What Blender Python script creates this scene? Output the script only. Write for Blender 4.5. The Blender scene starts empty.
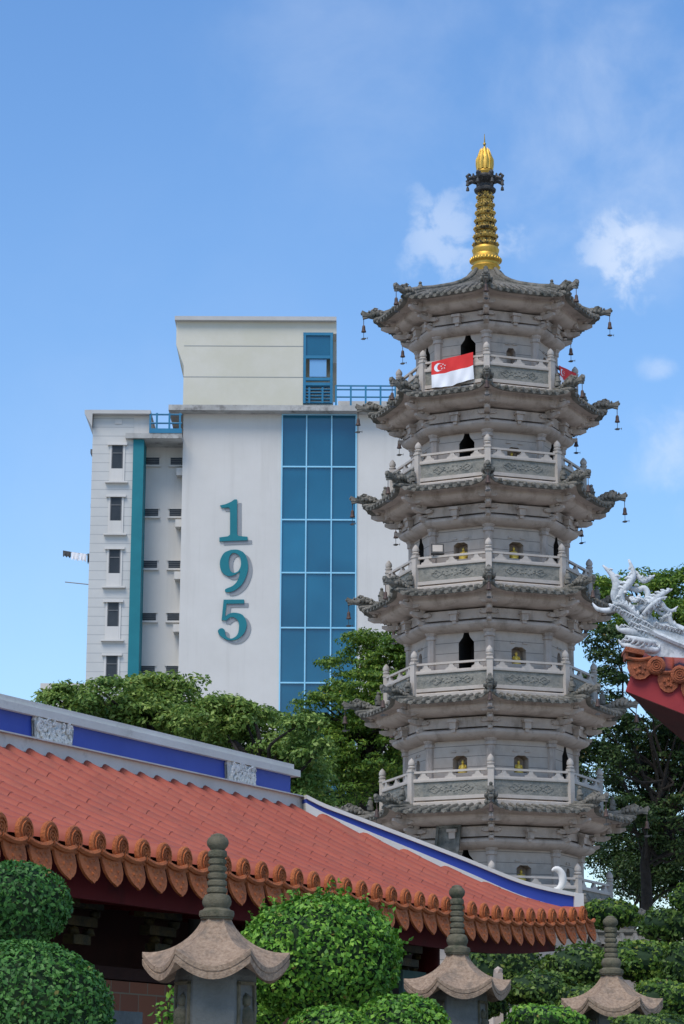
import bpy, bmesh, math, random
import numpy as np
from mathutils import Vector, Matrix, noise as mnoise
random.seed(11); rng = np.random.default_rng(11)
PI = math.pi
scene = bpy.context.scene
COL = scene.collection
R_ = math.radians
# ------------------------------------------------------------------ camera
FPX = 2450.0; CU, CV = 342.0, 512.0; VH = 1095.0; EYE = 1.6
TH = math.atan((VH - CV) / FPX)
ROLL = R_(0.25)
cam_d = bpy.data.cameras.new('camera'); cam = bpy.data.objects.new('camera', cam_d); COL.objects.link(cam)
cam_d.sensor_fit = 'VERTICAL'; cam_d.sensor_height = 36.0; cam_d.lens = FPX / 1024 * 36.0
cam_d.clip_start = 0.1; cam_d.clip_end = 6000
_M = Matrix.Rotation(PI/2 + TH, 4, 'X') @ Matrix.Rotation(ROLL, 4, 'Z')
cam.matrix_world = Matrix.Translation((0, 0, EYE)) @ _M
scene.camera = cam
_M3 = _M.to_3x3()
def ray(u, v): return _M3 @ Vector((u - CU, CV - v, -FPX))
def at(u, v, Y):
    d = ray(u, v); return Vector((d.x * Y / d.y, Y, EYE + d.z * Y / d.y))
def mpp(Y, z=5.0):                     # metres per pixel for a point at depth Y, height z
    return (Y * math.cos(TH) + (z - EYE) * math.sin(TH)) / FPX
# ------------------------------------------------------------------ mesh builder
def frame_of(d):
    d = Vector(d).normalized(); a = Vector((0, 0, 1)) if abs(d.z) < .95 else Vector((1, 0, 0))
    s = d.cross(a).normalized(); return s, s.cross(d).normalized(), d
class MB:
    def __init__(s): s.v = []; s.f = []
    def add(s, vs, fs):
        o = len(s.v); s.v += [tuple(p) for p in vs]; s.f += [tuple(i + o for i in f) for f in fs]; return s
    def box(s, c, d, M=None, taper=1.0):
        x, y, z = d[0]/2, d[1]/2, d[2]/2; P = []
        for k in (-1, 1):
            t = taper if k > 0 else 1
            P += [Vector((-x*t, -y*t, k*z)), Vector((x*t, -y*t, k*z)), Vector((x*t, y*t, k*z)), Vector((-x*t, y*t, k*z))]
        if M is not None: P = [M @ p for p in P]
        c = Vector(c)
        return s.add([p + c for p in P], [(3,2,1,0),(4,5,6,7),(0,1,5,4),(1,2,6,5),(2,3,7,6),(3,0,4,7)])
    def beam(s, a, b, w, h, up=(0,0,1)):
        a, b = Vector(a), Vector(b); d = (b - a).normalized(); u = Vector(up); sd = d.cross(u).normalized(); u = sd.cross(d).normalized()
        P = []
        for p in (a, b): P += [p - sd*w/2 - u*h/2, p + sd*w/2 - u*h/2, p + sd*w/2 + u*h/2, p - sd*w/2 + u*h/2]
        return s.add(P, [(0,1,2,3),(7,6,5,4),(4,5,1,0),(5,6,2,1),(6,7,3,2),(7,4,0,3)])
    def tube(s, pts, rad, n=8, cap=True, sq=1.0, side=None):
        pts = [Vector(p) for p in pts]; m = len(pts)
        if not hasattr(rad, '__len__'): rad = [rad]*m
        V = []; prev = None
        for i, p in enumerate(pts):
            d = (pts[min(i+1, m-1)] - pts[max(i-1, 0)]).normalized()
            if side is not None: sd = Vector(side); sd = (sd - d*sd.dot(d)).normalized(); up = sd.cross(d)
            else:
                if prev is None: sd, up, _ = frame_of(d)
                else: sd = (prev - d*prev.dot(d)).normalized(); up = sd.cross(d)
                prev = sd
            for k in range(n):
                a = 2*PI*k/n; V.append(p + sd*math.cos(a)*rad[i]*sq + up*math.sin(a)*rad[i])
        F = [(i*n+k, i*n+(k+1)%n, (i+1)*n+(k+1)%n, (i+1)*n+k) for i in range(m-1) for k in range(n)]
        if cap: F += [tuple(range(n))[::-1], tuple((m-1)*n+k for k in range(n))]
        return s.add(V, F)
    def lathe(s, prof, n=24, c=(0,0,0), cap=True, rot=0.0):
        c = Vector(c); m = len(prof)
        V = [c + Vector((r*math.cos(2*PI*k/n+rot), r*math.sin(2*PI*k/n+rot), z)) for r, z in prof for k in range(n)]
        F = [(i*n+k, i*n+(k+1)%n, (i+1)*n+(k+1)%n, (i+1)*n+k) for i in range(m-1) for k in range(n)]
        if cap: F += [tuple(range(n))[::-1], tuple((m-1)*n+k for k in range(n))]
        return s.add(V, F)
    def ball(s, c, r, sub=2, nz=0.0, fr=3.0, M=None):
        if not hasattr(r, '__len__'): r = (r, r, r)
        V, F = ICO[sub]; c = Vector(c); P = []
        for p in V:
            k = 1.0 + (nz * mnoise.noise(Vector(p)*fr + c*7.3) if nz else 0)
            q = Vector((p[0]*r[0]*k, p[1]*r[1]*k, p[2]*r[2]*k))
            if M is not None: q = M @ q
            P.append(q + c)
        return s.add(P, F)
    def prism(s, poly, O, U, W, N, t):   # polygon (a,b) in plane O + a*U + b*W, extruded t along N
        O, U, W, N = Vector(O), Vector(U), Vector(W), Vector(N).normalized(); n = len(poly)
        P = [O + U*a + W*b for a, b in poly]; Q = [p + N*t for p in P]
        bm = bmesh.new(); vs = [bm.verts.new(p) for p in P]; f = bm.faces.new(vs)
        r = bmesh.ops.triangulate(bm, faces=[f]); bm.verts.index_update(); T = [tuple(v.index for v in ff.verts) for ff in bm.faces]; bm.free()
        return s.add(P + Q, [t_[::-1] for t_ in T] + [tuple(i+n for i in t_) for t_ in T] + [(i, (i+1) % n, n+(i+1) % n, n+i) for i in range(n)])
    def build(s, name, mat, parent=None, smooth=None, base=None, loc=None, rotz=0.0):
        if parent is not None and base is None: base = BASE.get(parent.name)
        me = bpy.data.meshes.new(name)
        if base is not None:
            bx, by, bz = base; V = [(x-bx, y-by, z-bz) for x, y, z in s.v]
        else: V = s.v
        me.from_pydata(V, [], s.f); me.validate()
        bm = bmesh.new(); bm.from_mesh(me); bmesh.ops.recalc_face_normals(bm, faces=bm.faces); bm.to_mesh(me); bm.free()
        if smooth is not None:
            me.polygons.foreach_set('use_smooth', [True]*len(me.polygons)); me.set_sharp_from_angle(angle=R_(smooth))
        me.materials.append(mat)
        o = bpy.data.objects.new(name, me); COL.objects.link(o)
        if parent is not None: o.parent = parent; BASE[o.name] = base if base is not None else BASE.get(parent.name)
        if loc is not None: o.location = loc
        o.rotation_euler.z = rotz
        return o
BASE = {}
ICO = {}
for _s in (1, 2, 3):
    bm = bmesh.new(); bmesh.ops.create_icosphere(bm, subdivisions=_s, radius=1.0)
    ICO[_s] = ([tuple(v.co) for v in bm.verts], [tuple(v.index for v in f.verts) for f in bm.faces]); bm.free()
def tag(o, label=None, cat=None, group=None, kind=None):
    if label: o['label'] = label
    if cat: o['category'] = cat
    if group: o['group'] = group
    if kind: o['kind'] = kind
    return o
def empty(name, loc, label, cat, group=None, rz=0.0):
    o = bpy.data.objects.new(name, None); COL.objects.link(o); o.location = loc; o.rotation_euler.z = rz
    BASE[o.name] = tuple(loc) if rz == 0.0 else None
    o.empty_display_size = .2
    return tag(o, label, cat, group)
def place(src, parent, loc=(0,0,0), rz=0.0, name=None):      # linked copy of one part
    o = src.copy(); o.name = name or src.name.split('.')[0]; COL.objects.link(o); o.parent = parent; o.location = loc; o.rotation_euler.z = rz; return o
# ------------------------------------------------------------------ materials
def newmat(name):
    m = bpy.data.materials.new(name); m.use_nodes = True; nt = m.node_tree
    return m, nt, nt.nodes['Principled BSDF']
def nd(nt, typ, **kw):
    n = nt.nodes.new(typ)
    for k, v in kw.items():
        if k in n.inputs: n.inputs[k].default_value = v
        else: setattr(n, k, v)
    return n
def ramp(nt, fac, stops):
    r = nt.nodes.new('ShaderNodeValToRGB'); nt.links.new(fac, r.inputs[0]); e = r.color_ramp.elements
    while len(e) < len(stops): e.new(.5)
    for i, (p, c) in enumerate(stops): e[i].position = p; e[i].color = (*c, 1) if len(c) == 3 else c
    return r
def mix(nt, a, b, fac, mode='MIX'):
    m = nt.nodes.new('ShaderNodeMix'); m.data_type = 'RGBA'; m.blend_type = mode
    for sock, val in ((m.inputs[0], fac), (m.inputs[6], a), (m.inputs[7], b)):
        if hasattr(val, 'links') or isinstance(val, bpy.types.NodeSocket): nt.links.new(val, sock)
        else: sock.default_value = val if not isinstance(val, tuple) else (*val, 1)
    return m.outputs[2]
def mat_rough(name, c1, c2, scale=3.0, rough=.85, bump=.3, bscale=40, stain=None, stain_sc=1.2, stain_lo=.5, stain_hi=.7, metallic=0, lines=None, spec=.3, obj=False, streak=1.0, bdist=.01):
    m, nt, b = newmat(name); L = nt.links
    if obj: tc = nd(nt, 'ShaderNodeTexCoord').outputs['Object']
    else: tc = nd(nt, 'ShaderNodeNewGeometry').outputs['Position']
    n1 = nd(nt, 'ShaderNodeTexNoise', Scale=scale, Detail=8, Roughness=.65); L.new(tc, n1.inputs['Vector'])
    col = ramp(nt, n1.outputs[0], [(.3, c1), (.7, c2)]).outputs[0]
    if stain:
        mp = nd(nt, 'ShaderNodeMapping'); mp.inputs['Scale'].default_value = (1, 1, streak); L.new(tc, mp.inputs['Vector'])
        n2 = nd(nt, 'ShaderNodeTexNoise', Scale=stain_sc, Detail=10, Roughness=.7); L.new(mp.outputs[0], n2.inputs['Vector'])
        f = ramp(nt, n2.outputs[0], [(stain_lo, (0,0,0)), (stain_hi, (1,1,1))]).outputs[0]
        col = mix(nt, col, stain, f)
    if lines:                      # (spacing, width, colour) horizontal joints
        sp = nd(nt, 'ShaderNodeSeparateXYZ'); L.new(tc, sp.inputs[0])
        a = nd(nt, 'ShaderNodeMath', operation='DIVIDE'); L.new(sp.outputs[2], a.inputs[0]); a.inputs[1].default_value = lines[0]
        fr = nd(nt, 'ShaderNodeMath', operation='FRACT'); L.new(a.outputs[0], fr.inputs[0])
        lt = nd(nt, 'ShaderNodeMath', operation='LESS_THAN'); L.new(fr.outputs[0], lt.inputs[0]); lt.inputs[1].default_value = lines[1]/lines[0]
        col = mix(nt, col, lines[2], lt.outputs[0])
    L.new(col, b.inputs['Base Color'])
    b.inputs['Roughness'].default_value = rough; b.inputs['Metallic'].default_value = metallic
    b.inputs['Specular IOR Level'].default_value = spec
    if bump:
        n3 = nd(nt, 'ShaderNodeTexNoise', Scale=bscale, Detail=6, Roughness=.7); L.new(tc, n3.inputs['Vector'])
        bp = nd(nt, 'ShaderNodeBump', Strength=bump, Distance=bdist); L.new(n3.outputs[0], bp.inputs['Height']); L.new(bp.outputs[0], b.inputs['Normal'])
    return m
def mat_leaf(name, dark, mid, light, rough=.55, trans=.25, sc=.8):
    m, nt, b = newmat(name); L = nt.links
    g = nd(nt, 'ShaderNodeNewGeometry')
    r = ramp(nt, g.outputs['Random Per Island'], [(0, dark), (.5, mid), (.93, light), (.985, light), (1.0, (.22,.14,.04))])
    n = nd(nt, 'ShaderNodeTexNoise', Scale=sc, Detail=3); L.new(g.outputs['Position'], n.inputs['Vector'])
    r2 = ramp(nt, n.outputs[0], [(.35, (.72,.8,.7)), (.65, (1.2,1.12,.95))])
    col = mix(nt, r.outputs[0], r2.outputs[0], 1.0, 'MULTIPLY')
    L.new(col, b.inputs['Base Color']); b.inputs['Roughness'].default_value = rough; b.inputs['Specular IOR Level'].default_value = .35
    t = nd(nt, 'ShaderNodeBsdfTranslucent'); L.new(col, t.inputs[0])
    ms = nd(nt, 'ShaderNodeMixShader'); ms.inputs[0].default_value = trans
    L.new(b.outputs[0], ms.inputs[1]); L.new(t.outputs[0], ms.inputs[2])
    L.new(ms.outputs[0], nt.nodes['Material Output'].inputs[0])
    return m
M = {}
M['stone'] = mat_rough('pagoda_stone', (.39,.315,.26), (.51,.42,.355), 2.2, stain=(.19,.145,.11), stain_sc=2.3, stain_lo=.50, stain_hi=.76, bump=.6, bscale=25, streak=.45)
M['stone_wall'] = mat_rough('pagoda_wall_stone', (.41,.33,.265), (.50,.415,.345), 2.5, stain=(.22,.20,.18), stain_sc=1.5, stain_lo=.55, stain_hi=.8, bump=.4, bscale=25, lines=(.27,.014,(.14,.125,.11)), streak=.4)
M['stone_rail'] = mat_rough('pagoda_rail_stone', (.41,.355,.30), (.52,.46,.40), 3.0, stain=(.27,.26,.24), stain_sc=3, stain_lo=.55, stain_hi=.78, bump=.3, bscale=30)
M['stone_panel'] = mat_rough('pagoda_panel_stone', (.20,.19,.16), (.30,.28,.235), 5.0, bump=1.0, bscale=9, bdist=.04, stain=(.12,.13,.12), stain_sc=4)
M['stone_tile'] = mat_rough('pagoda_tile_stone', (.12,.108,.088), (.25,.23,.195), 4.0, stain=(.05,.055,.045), stain_sc=3, stain_lo=.45, stain_hi=.7, bump=.8, bscale=18, bdist=.03)
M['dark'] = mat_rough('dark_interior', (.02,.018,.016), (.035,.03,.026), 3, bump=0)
M['gold'] = mat_rough('gilding', (.50,.30,.05), (.70,.45,.10), 6, rough=.5, bump=.5, bscale=30, metallic=.8, stain=(.35,.22,.06), stain_sc=6, stain_lo=.6, stain_hi=.8)
M['buddhagold'] = mat_rough('bright_gilt', (.85,.55,.08), (.95,.66,.14), 6, rough=.45, bump=.2, metallic=.35)
M['goldold'] = mat_rough('aged_gilding', (.45,.29,.07), (.7,.47,.12), 8, rough=.5, bump=.5, bscale=20, metallic=.7, stain=(.04,.036,.028), stain_sc=8, stain_lo=.45, stain_hi=.60)
M['iron'] = mat_rough('dark_bronze', (.035,.035,.035), (.09,.085,.08), 8, rough=.6, bump=.3, metallic=.3)
M['bell'] = mat_rough('bell_bronze', (.05,.035,.03), (.12,.075,.06), 8, rough=.6, bump=.2, metallic=.2)
M['roofred'] = mat_rough('painted_roof_tile', (.285,.060,.034), (.37,.090,.050), 1.3, rough=.62, bump=.25, bscale=30, stain=(.20,.06,.04), stain_sc=3.2, stain_lo=.46, stain_hi=.85)
M['pan'] = mat_rough('shaded_grimy_pan_tile', (.17,.042,.026), (.25,.062,.036), 2, rough=.8, bump=.3, bscale=30, stain=(.07,.03,.022), stain_sc=4, stain_lo=.5, stain_hi=.75)  # shade between the barrel rows put into the base colour, noise grime over it
M['terracotta'] = mat_rough('eave_tile_terracotta', (.40,.10,.03), (.56,.165,.05), 7, rough=.7, bump=1.0, bscale=55, bdist=.02, stain=(.10,.05,.035), stain_sc=9, stain_lo=.58, stain_hi=.75)
M['terracotta_dark'] = mat_rough('rust_red_tile', (.25,.065,.03), (.40,.12,.05), 9, rough=.75, bump=1.0, bscale=45, bdist=.02, stain=(.07,.03,.02), stain_sc=8, stain_lo=.48, stain_hi=.72)
M['redpaint'] = mat_rough('red_lacquer', (.085,.007,.009), (.12,.011,.013), 2, rough=.75, spec=.15, bump=.15, bscale=15, stain=(.05,.008,.009), stain_sc=3)
M['redbright'] = mat_rough('bright_red_lacquer', (.24,.02,.024), (.30,.028,.03), 2, rough=.65, bump=.1, bscale=12)
M['cream'] = mat_rough('ridge_plaster', (.58,.55,.49), (.70,.67,.61), 1.5, bump=.25, bscale=20, stain=(.30,.28,.24), stain_sc=4, stain_lo=.6, stain_hi=.82)
M['blue'] = mat_rough('blue_paint', (.028,.055,.30), (.045,.08,.38), 1.4, rough=.55, bump=.15, bscale=20, stain=(.02,.04,.25), stain_sc=5, stain_lo=.6, stain_hi=.85)
M['relief'] = mat_rough('relief_plaster', (.60,.585,.54), (.80,.78,.74), 20, bump=1, bscale=30, bdist=.02)
M['dragonwhite'] = mat_rough('dragon_plaster', (.44,.46,.46), (.66,.68,.68), 5, bump=.5, bscale=30, stain=(.20,.22,.22), stain_sc=11, stain_lo=.48, stain_hi=.74)
M['lantern'] = mat_rough('lantern_granite', (.21,.14,.09), (.43,.31,.215), 55, rough=.95, bump=.8, bscale=90, stain=(.12,.10,.08), stain_sc=9, stain_lo=.5, stain_hi=.75)
M['mossy'] = mat_rough('mossy_stone', (.09,.08,.05), (.17,.15,.10), 18, rough=.95, bump=.8, bscale=80, stain=(.05,.06,.035), stain_sc=12)
M['greystone'] = mat_rough('grey_stone', (.10,.105,.095), (.16,.165,.15), 8, rough=.9, bump=.6, bscale=60)
M['bark'] = mat_rough('bark', (.018,.014,.011), (.045,.037,.03), 8, rough=.95, bump=1, bscale=18, bdist=.05)
M['conc'] = mat_rough('painted_concrete', (.53,.505,.465), (.58,.555,.515), .5, rough=.85, bump=.05, stain=(.44,.415,.375), stain_sc=1.3, stain_lo=.52, stain_hi=.95, streak=.05)
M['concg'] = mat_rough('grooved_painted_concrete', (.46,.455,.43), (.53,.52,.49), .5, rough=.85, bump=.05, lines=(.49,.045,(.36,.36,.35)))
M['cream2'] = mat_rough('cream_painted_concrete', (.53,.50,.41), (.58,.55,.465), .3, rough=.85, bump=.05, stain=(.50,.475,.36), stain_sc=.25, stain_lo=.45, stain_hi=.75)
M['slab'] = mat_rough('weathered_concrete_slab', (.30,.29,.27), (.46,.45,.42), 1.2, stain=(.12,.11,.10), stain_sc=1.6, stain_lo=.5, stain_hi=.7)
M['teal'] = mat_rough('teal_paint', (.006,.14,.17), (.01,.17,.20), .8, rough=.6, bump=0)
M['bluemetal'] = mat_rough('blue_painted_steel', (.02,.14,.25), (.03,.18,.30), 1, rough=.45, bump=0)
M['mullion'] = mat_rough('pale_blue_mullion', (.22,.50,.66), (.28,.56,.72), 1, rough=.4, bump=0)
M['winglass'] = mat_rough('dark_window_glass', (.02,.024,.028), (.045,.05,.055), .6, rough=.3, bump=0, spec=.25)
M['winframe'] = mat_rough('window_frame', (.10,.10,.10), (.14,.14,.14), 3, rough=.5, bump=0)
M['greypaint'] = mat_rough('grey_paint', (.24,.25,.25), (.28,.29,.29), 1, bump=0)
m, nt, b = newmat('blue_curtain_glass'); M['glass'] = m
tc = nd(nt, 'ShaderNodeNewGeometry'); n1 = nd(nt, 'ShaderNodeTexNoise', Scale=.25, Detail=2); nt.links.new(tc.outputs['Position'], n1.inputs['Vector'])
nt.links.new(ramp(nt, n1.outputs[0], [(.35, (.006,.085,.155)), (.65, (.012,.125,.215))]).outputs[0], b.inputs['Base Color'])
b.inputs['Roughness'].default_value = .10; b.inputs['Specular IOR Level'].default_value = .6
_src = b.inputs['Base Color'].links[0].from_socket; oi = nd(nt, 'ShaderNodeObjectInfo'); _r = ramp(nt, oi.outputs['Random'], [(0, (.72,.78,.80)), (1, (1.2,1.15,1.12))])
nt.links.new(mix(nt, _src, _r.outputs[0], 1.0, 'MULTIPLY'), b.inputs['Base Color'])
m, nt, b = newmat('pale_glass'); M['paleglass'] = m
b.inputs['Base Color'].default_value = (.16,.34,.56,1); b.inputs['Roughness'].default_value = .1
# square wall tiles
m, nt, b = newmat('terracotta_wall_tiles'); M['walltile'] = m
uv = nd(nt, 'ShaderNodeTexCoord'); bt = nd(nt, 'ShaderNodeTexBrick', Scale=1.0)
bt.inputs['Color1'].default_value = (.19,.040,.011,1); bt.inputs['Color2'].default_value = (.26,.060,.016,1); bt.inputs['Mortar'].default_value = (.20,.15,.10,1)
bt.inputs['Brick Width'].default_value = .28; bt.inputs['Row Height'].default_value = .26; bt.inputs['Mortar Size'].default_value = .006
nt.links.new(uv.outputs['Object'], bt.inputs['Vector']); nt.links.new(bt.outputs[0], b.inputs['Base Color']); b.inputs['Roughness'].default_value = .6
M['leaf_yellow'] = mat_leaf('yellow_green_leaves', (.085,.16,.035), (.16,.265,.055), (.33,.43,.12), trans=.35)
M['leaf_mid'] = mat_leaf('green_leaves', (.05,.11,.02), (.10,.20,.028), (.24,.34,.05), trans=.35)
M['leaf_dark'] = mat_leaf('dark_green_leaves', (.02,.045,.015), (.035,.075,.02), (.07,.115,.03))
M['leaf_bush'] = mat_leaf('clipped_bright_leaves', (.045,.14,.018), (.11,.28,.028), (.24,.45,.06), sc=3)
M['leaf_bushd'] = mat_leaf('clipped_dark_leaves', (.025,.09,.02), (.05,.16,.03), (.10,.25,.055), sc=3)
M['leaf_olive'] = mat_leaf('olive_pine_leaves', (.04,.085,.018), (.09,.165,.028), (.18,.26,.05), sc=2)
M['slab2'] = mat_rough('pale_roof_edge', (.40,.39,.37), (.47,.46,.44), 1, bump=0)
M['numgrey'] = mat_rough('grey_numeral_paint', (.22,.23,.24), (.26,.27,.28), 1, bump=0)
M['darkwood'] = mat_rough('dark_timber', (.03,.012,.012), (.05,.018,.016), 3, bump=.2)
M['bracket'] = mat_rough('shade_dark_gilt_carving', (.02,.022,.01), (.09,.065,.02), 6, rough=.6, bump=.5, stain=(.008,.012,.01), stain_sc=7, stain_lo=.45, stain_hi=.6)  # gilt darkened in its colour to stand for the deep veranda shade
M['tealdark'] = mat_rough('painted_teal_panel', (.06,.13,.14), (.10,.18,.18), 6, bump=.1)
SKY_SAT = 1.10; SKY_STR = .108; SUN_STR = 1.9; SUN_ANG = 30.0; EXPO = 0.66
SKY_TINT = [(0, (.96,1.0,1.10)), (.18, (.90,1.0,1.12)), (.45, (.80,.98,1.16))]
CLOUD_COL = (4.6, 5.2, 6.2)
# ------------------------------------------------------------------ PAGODA
PY = 64.0
_p = at(491, 800, PY); PX = _p.x
pag = empty('stone_pagoda', (PX, PY, 0), 'tall grey stone octagonal pagoda with seven railed storeys and a gilded spire', 'pagoda')
PROT = math.atan2(-PX, PY) ; pag.rotation_euler.z = -math.atan2(PX, PY)
BASE[pag.name] = (0, 0, 0)                       # parts are written in pagoda-local metres, corner 0 faces the camera (-Y)
PM = pag.matrix_basis.copy(); PM = Matrix.Translation((PX, PY, 0)) @ Matrix.Rotation(pag.rotation_euler.z, 4, 'Z')
def ploc(p): return PM @ Vector(p)
def cdir(k, off=0.0):
    a = -PI/2 + k*PI/4 + off; return Vector((math.cos(a), math.sin(a), 0))
def octa(mb, prof, ns=6, cap_top=False, cap_bot=False):
    """prof rows: R, z, lift, ext, pw"""
    rows = []
    for pr in prof:
        R, z = pr[0], pr[1]; lift, ext, pw = (list(pr[2:]) + [0, 0, 4])[:3] if len(pr) > 2 else (0, 0, 4)
        row = []
        for k in range(8):
            A, B = cdir(k)*R, cdir(k+1)*R
            for j in range(ns):
                t = j/ns; s = abs(2*t-1)**pw; p = A.lerp(B, t)
                if ext: p = p*(1 + ext*s/R)
                row.append((p.x, p.y, z + lift*s))
        rows.append(row)
    n = 8*ns; V = [p for r in rows for p in r]
    F = [(i*n+k, i*n+(k+1) % n, (i+1)*n+(k+1) % n, (i+1)*n+k) for i in range(len(rows)-1) for k in range(n)]
    if cap_top: F.append(tuple((len(rows)-1)*n+k for k in range(n)))
    if cap_bot: F.append(tuple(range(n))[::-1])
    mb.add(V, F)
def facept(k, t, R, z, lift=0, ext=0, pw=4):
    s = abs(2*t-1)**pw; p = (cdir(k)*R).lerp(cdir(k+1)*R, t)
    if ext: p = p*(1+ext*s/R)
    return Vector((p.x, p.y, z + lift*s))
def zmid(v, halfR):                              # height of a front mid-face feature seen at row v
    Y = PY - .854*halfR; return at(494, v, Y).z
# storeys bottom to top: eave row, 45-degree half widths in px: rail, pilaster outer ; eave tip 90-degree half px
VE  = [921, 812, 702, 593, 487.5, 393, 294]
TIP = [162, 156, 146, 141, 136, 129, 122]
RAIL= [86, 79.6, 76.0, 73.5, 70, 64.5]
WALL= [67.5, 64.5, 61.5, 58.7, 56.2, 51.5]
EZ, KM, TR = [], [], []
for i in range(7):
    z = at(491, VE[i], PY).z
    for _ in range(3):
        k = mpp(PY, z); tr = TIP[i]*k; z = zmid(VE[i], tr*.9)
    EZ.append(z); KM.append(mpp(PY, z)); TR.append(tr)
DH = 1/.728
rails_R = [RAIL[i]*KM[i]*DH for i in range(6)]
wall_R = [WALL[i]*KM[i]*DH for i in range(6)]
def dragon_mesh(s=1.0):                           # +X outward, origin at the eave corner; carved ridge-end beast
    rr = random.Random(5); m = MB()
    m.tube([(-.75,0,.03),(-.4,0,.05),(-.1,0,.08),(.18,0,.13)], [.07,.085,.09,.08], 8)
    m.box((.20,0,.135), (.26,.13,.10)); m.box((.29,0,.185), (.13,.11,.07), Matrix.Rotation(R_(-22),3,'Y'))
    m.box((.22,0,.065), (.20,.10,.05), Matrix.Rotation(R_(12),3,'Y'))
    m.ball((.34,0,.165), (.055,.06,.05), 1)
    for sd in (-1, 1):
        m.ball((.12,.07*sd,.20), .035, 1); m.tube([(.06,.05*sd,.2),(-.05,.07*sd,.28),(-.16,.06*sd,.27)], [.03,.022,.01], 5)
    for (x, z, r) in [(0,.16,.10),(-.12,.17,.115),(-.24,.15,.11),(-.35,.12,.09),(-.46,.09,.075)]:
        m.ball((x,0,z), r, 2, .5, 2.5)
        for sd in (-1, 1):
            m.ball((x-.03,(.09+rr.uniform(-.01,.02))*sd,z-.05), r*.62, 1, .5, 3)
            m.ball((x+.04,.06*sd,z+.06), r*.4, 1, .4, 4)
    return m
def figure_mesh():
    m = MB(); m.lathe([(.055,0),(.06,.05),(.045,.10),(.05,.15),(.028,.19)], 8); m.ball((0,0,.215), .036, 1); m.ball((.03,0,.09), (.05,.06,.035), 1, .3); return m
dragon_src = fig_src = post_src = None
panels_bm = None
lanes = []
for i in range(7):
    ez, k = EZ[i], KM[i]; tr = TR[i]; top = i == 6
    Re = (97/106.0)*tr*.985                       # corner radius of the eave edge without the upturn
    ext, lift, pw = tr*.93 - Re, (.10 if i == 6 else .20), 6
    if top: wR = WALL[5]*.985*k*DH; rR = Re*.62
    else: wR, rR = wall_R[i], rails_R[i]
    sw = (wall_R[i-1] if i > 0 else wR*1.04)       # the wall below this eave
    # --- eave roof
    mb = MB()
    prof = [(Re-.16, ez+.015, lift*.9, ext*.9, pw), (Re, ez, lift, ext, pw), (Re, ez+.05, lift, ext, pw), (Re-.02, ez+.075, lift, ext, pw)]
    if not top:
        prof += [(Re*.93, ez+.13, lift*.7, ext*.7, pw), (rR+.10, ez+.22, .06, 0, pw), (rR-.2, ez+.24, 0, 0, pw)]
        surf = [(Re-.005, ez+.075, lift, ext, pw), (Re*.93, ez+.13, lift*.7, ext*.7, pw), (rR+.10, ez+.225, .06, 0, pw)]
    else:
        surf = [(Re-.005, ez+.075, lift, ext, pw)] + [(px_*k, at(485, vv, PY).z, lift*q_, ext*q_, pw) for px_, vv, q_ in ((88,311.5,.6),(72,306,.3),(58,300.5,.1),(45,295.5,0),(34,290.5,0),(25,285,0),(18,279.5,0),(13,273,0))]
        prof += surf[1:]
    octa(mb, prof, 14, cap_top=top)
    NT = 11
    for s in range(8):
        for j in range(NT):
            t = (j+.5)/NT
            pts = [facept(s, t, *q) + Vector((0,0,.012)) for q in surf]
            rad = [.05]*len(pts)
            if top: rad = [.05*max(.25, q[0]/Re) for q in surf]
            d = (pts[0]-pts[1]).normalized(); pts[0] = pts[0] + d*.03
            mb.tube(pts, rad, 7)
            mb.ball(pts[0]+Vector((0,0,-.01)), .056, 1)
            if j < NT-1:
                q = facept(s, (j+1)/NT, *surf[0]) ; out = (cdir(s)+cdir(s+1)).normalized(); sd = Vector((-out.y, out.x, 0))
                mb.prism([(-.075,.0),(.075,.0),(.06,-.06),(0,-.10),(-.06,-.06)], q - out*.005, sd, (0,0,1), out, .02)
        # hip ridge
        pts = [facept(s, 0, *q) + Vector((0,0,.04)) for q in surf]
        mb.tube(pts, [.085]+[.075]*(len(pts)-2)+[.06], 8)
    roof = mb.build('eave_roof', M['stone_tile'], pag, smooth=50)
    # --- dragons and ridge figures on the eight corners
    tipz = ez + lift + .02
    for s in range(8):
        p = facept(s, 0, *surf[0]); a = -PI/2 + s*PI/4; sc = tr/3.6
        if dragon_src is None:
            o = dragon_mesh().build('corner_dragon', M['stone_tile'], roof, smooth=60); dragon_src = o
            f = figure_mesh().build('ridge_figure', M['stone_tile'], roof, smooth=60); fig_src = f
            o.location = (0,0,0)
        else:
            o = place(dragon_src, roof); f = place(fig_src, roof)
        o.location = (p.x, p.y, p.z - .02); o.rotation_euler.z = a; o.scale = (.9, 1.02, 1.05 + .08*math.sin(s*2.3+i))
        q = p - cdir(s)*.62; f.location = (q.x, q.y, p.z + .12); f.scale = (1.5,1.5,1.45); f.rotation_euler.z = a
    # --- underside: coves, beams, grooves (px profile scaled with the wall below)
    sc = sw/(64.5*mpp(PY, EZ[1])*DH); q = mpp(PY, EZ[1])
    def UR(h): return h*q*DH*sc
    U = [(Re-.16, ez+.012, lift*.9, ext*.9, pw), (UR(92), ez+.05, .10, .08, 5), (UR(84.5), ez+.055, .03, 0, 5)]
    for h, dz in ((84.5,.0),(85,.04),(84.8,.10),(83,.155),(80,.20),(75.5,.225),(70,.235),(64.5,.24),(64.5,.30),(70.5,.28),(70.5,.53),(65,.535),(65,.58),(71,.575),(72.5,.61),(72.5,.67),(71,.73),(68,.785),(64,.82),(60,.83)):
        U.append((UR(h), ez - dz, 0, 0, 4))
    mb = MB(); octa(mb, U, 14 if False else 14); tier = mb.build('bracket_tier', M['stone'], pag, smooth=28)
    # corbels mid-face and corner bracket clusters
    mb = MB(); bx = UR(73)*math.cos(PI/8)
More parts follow.
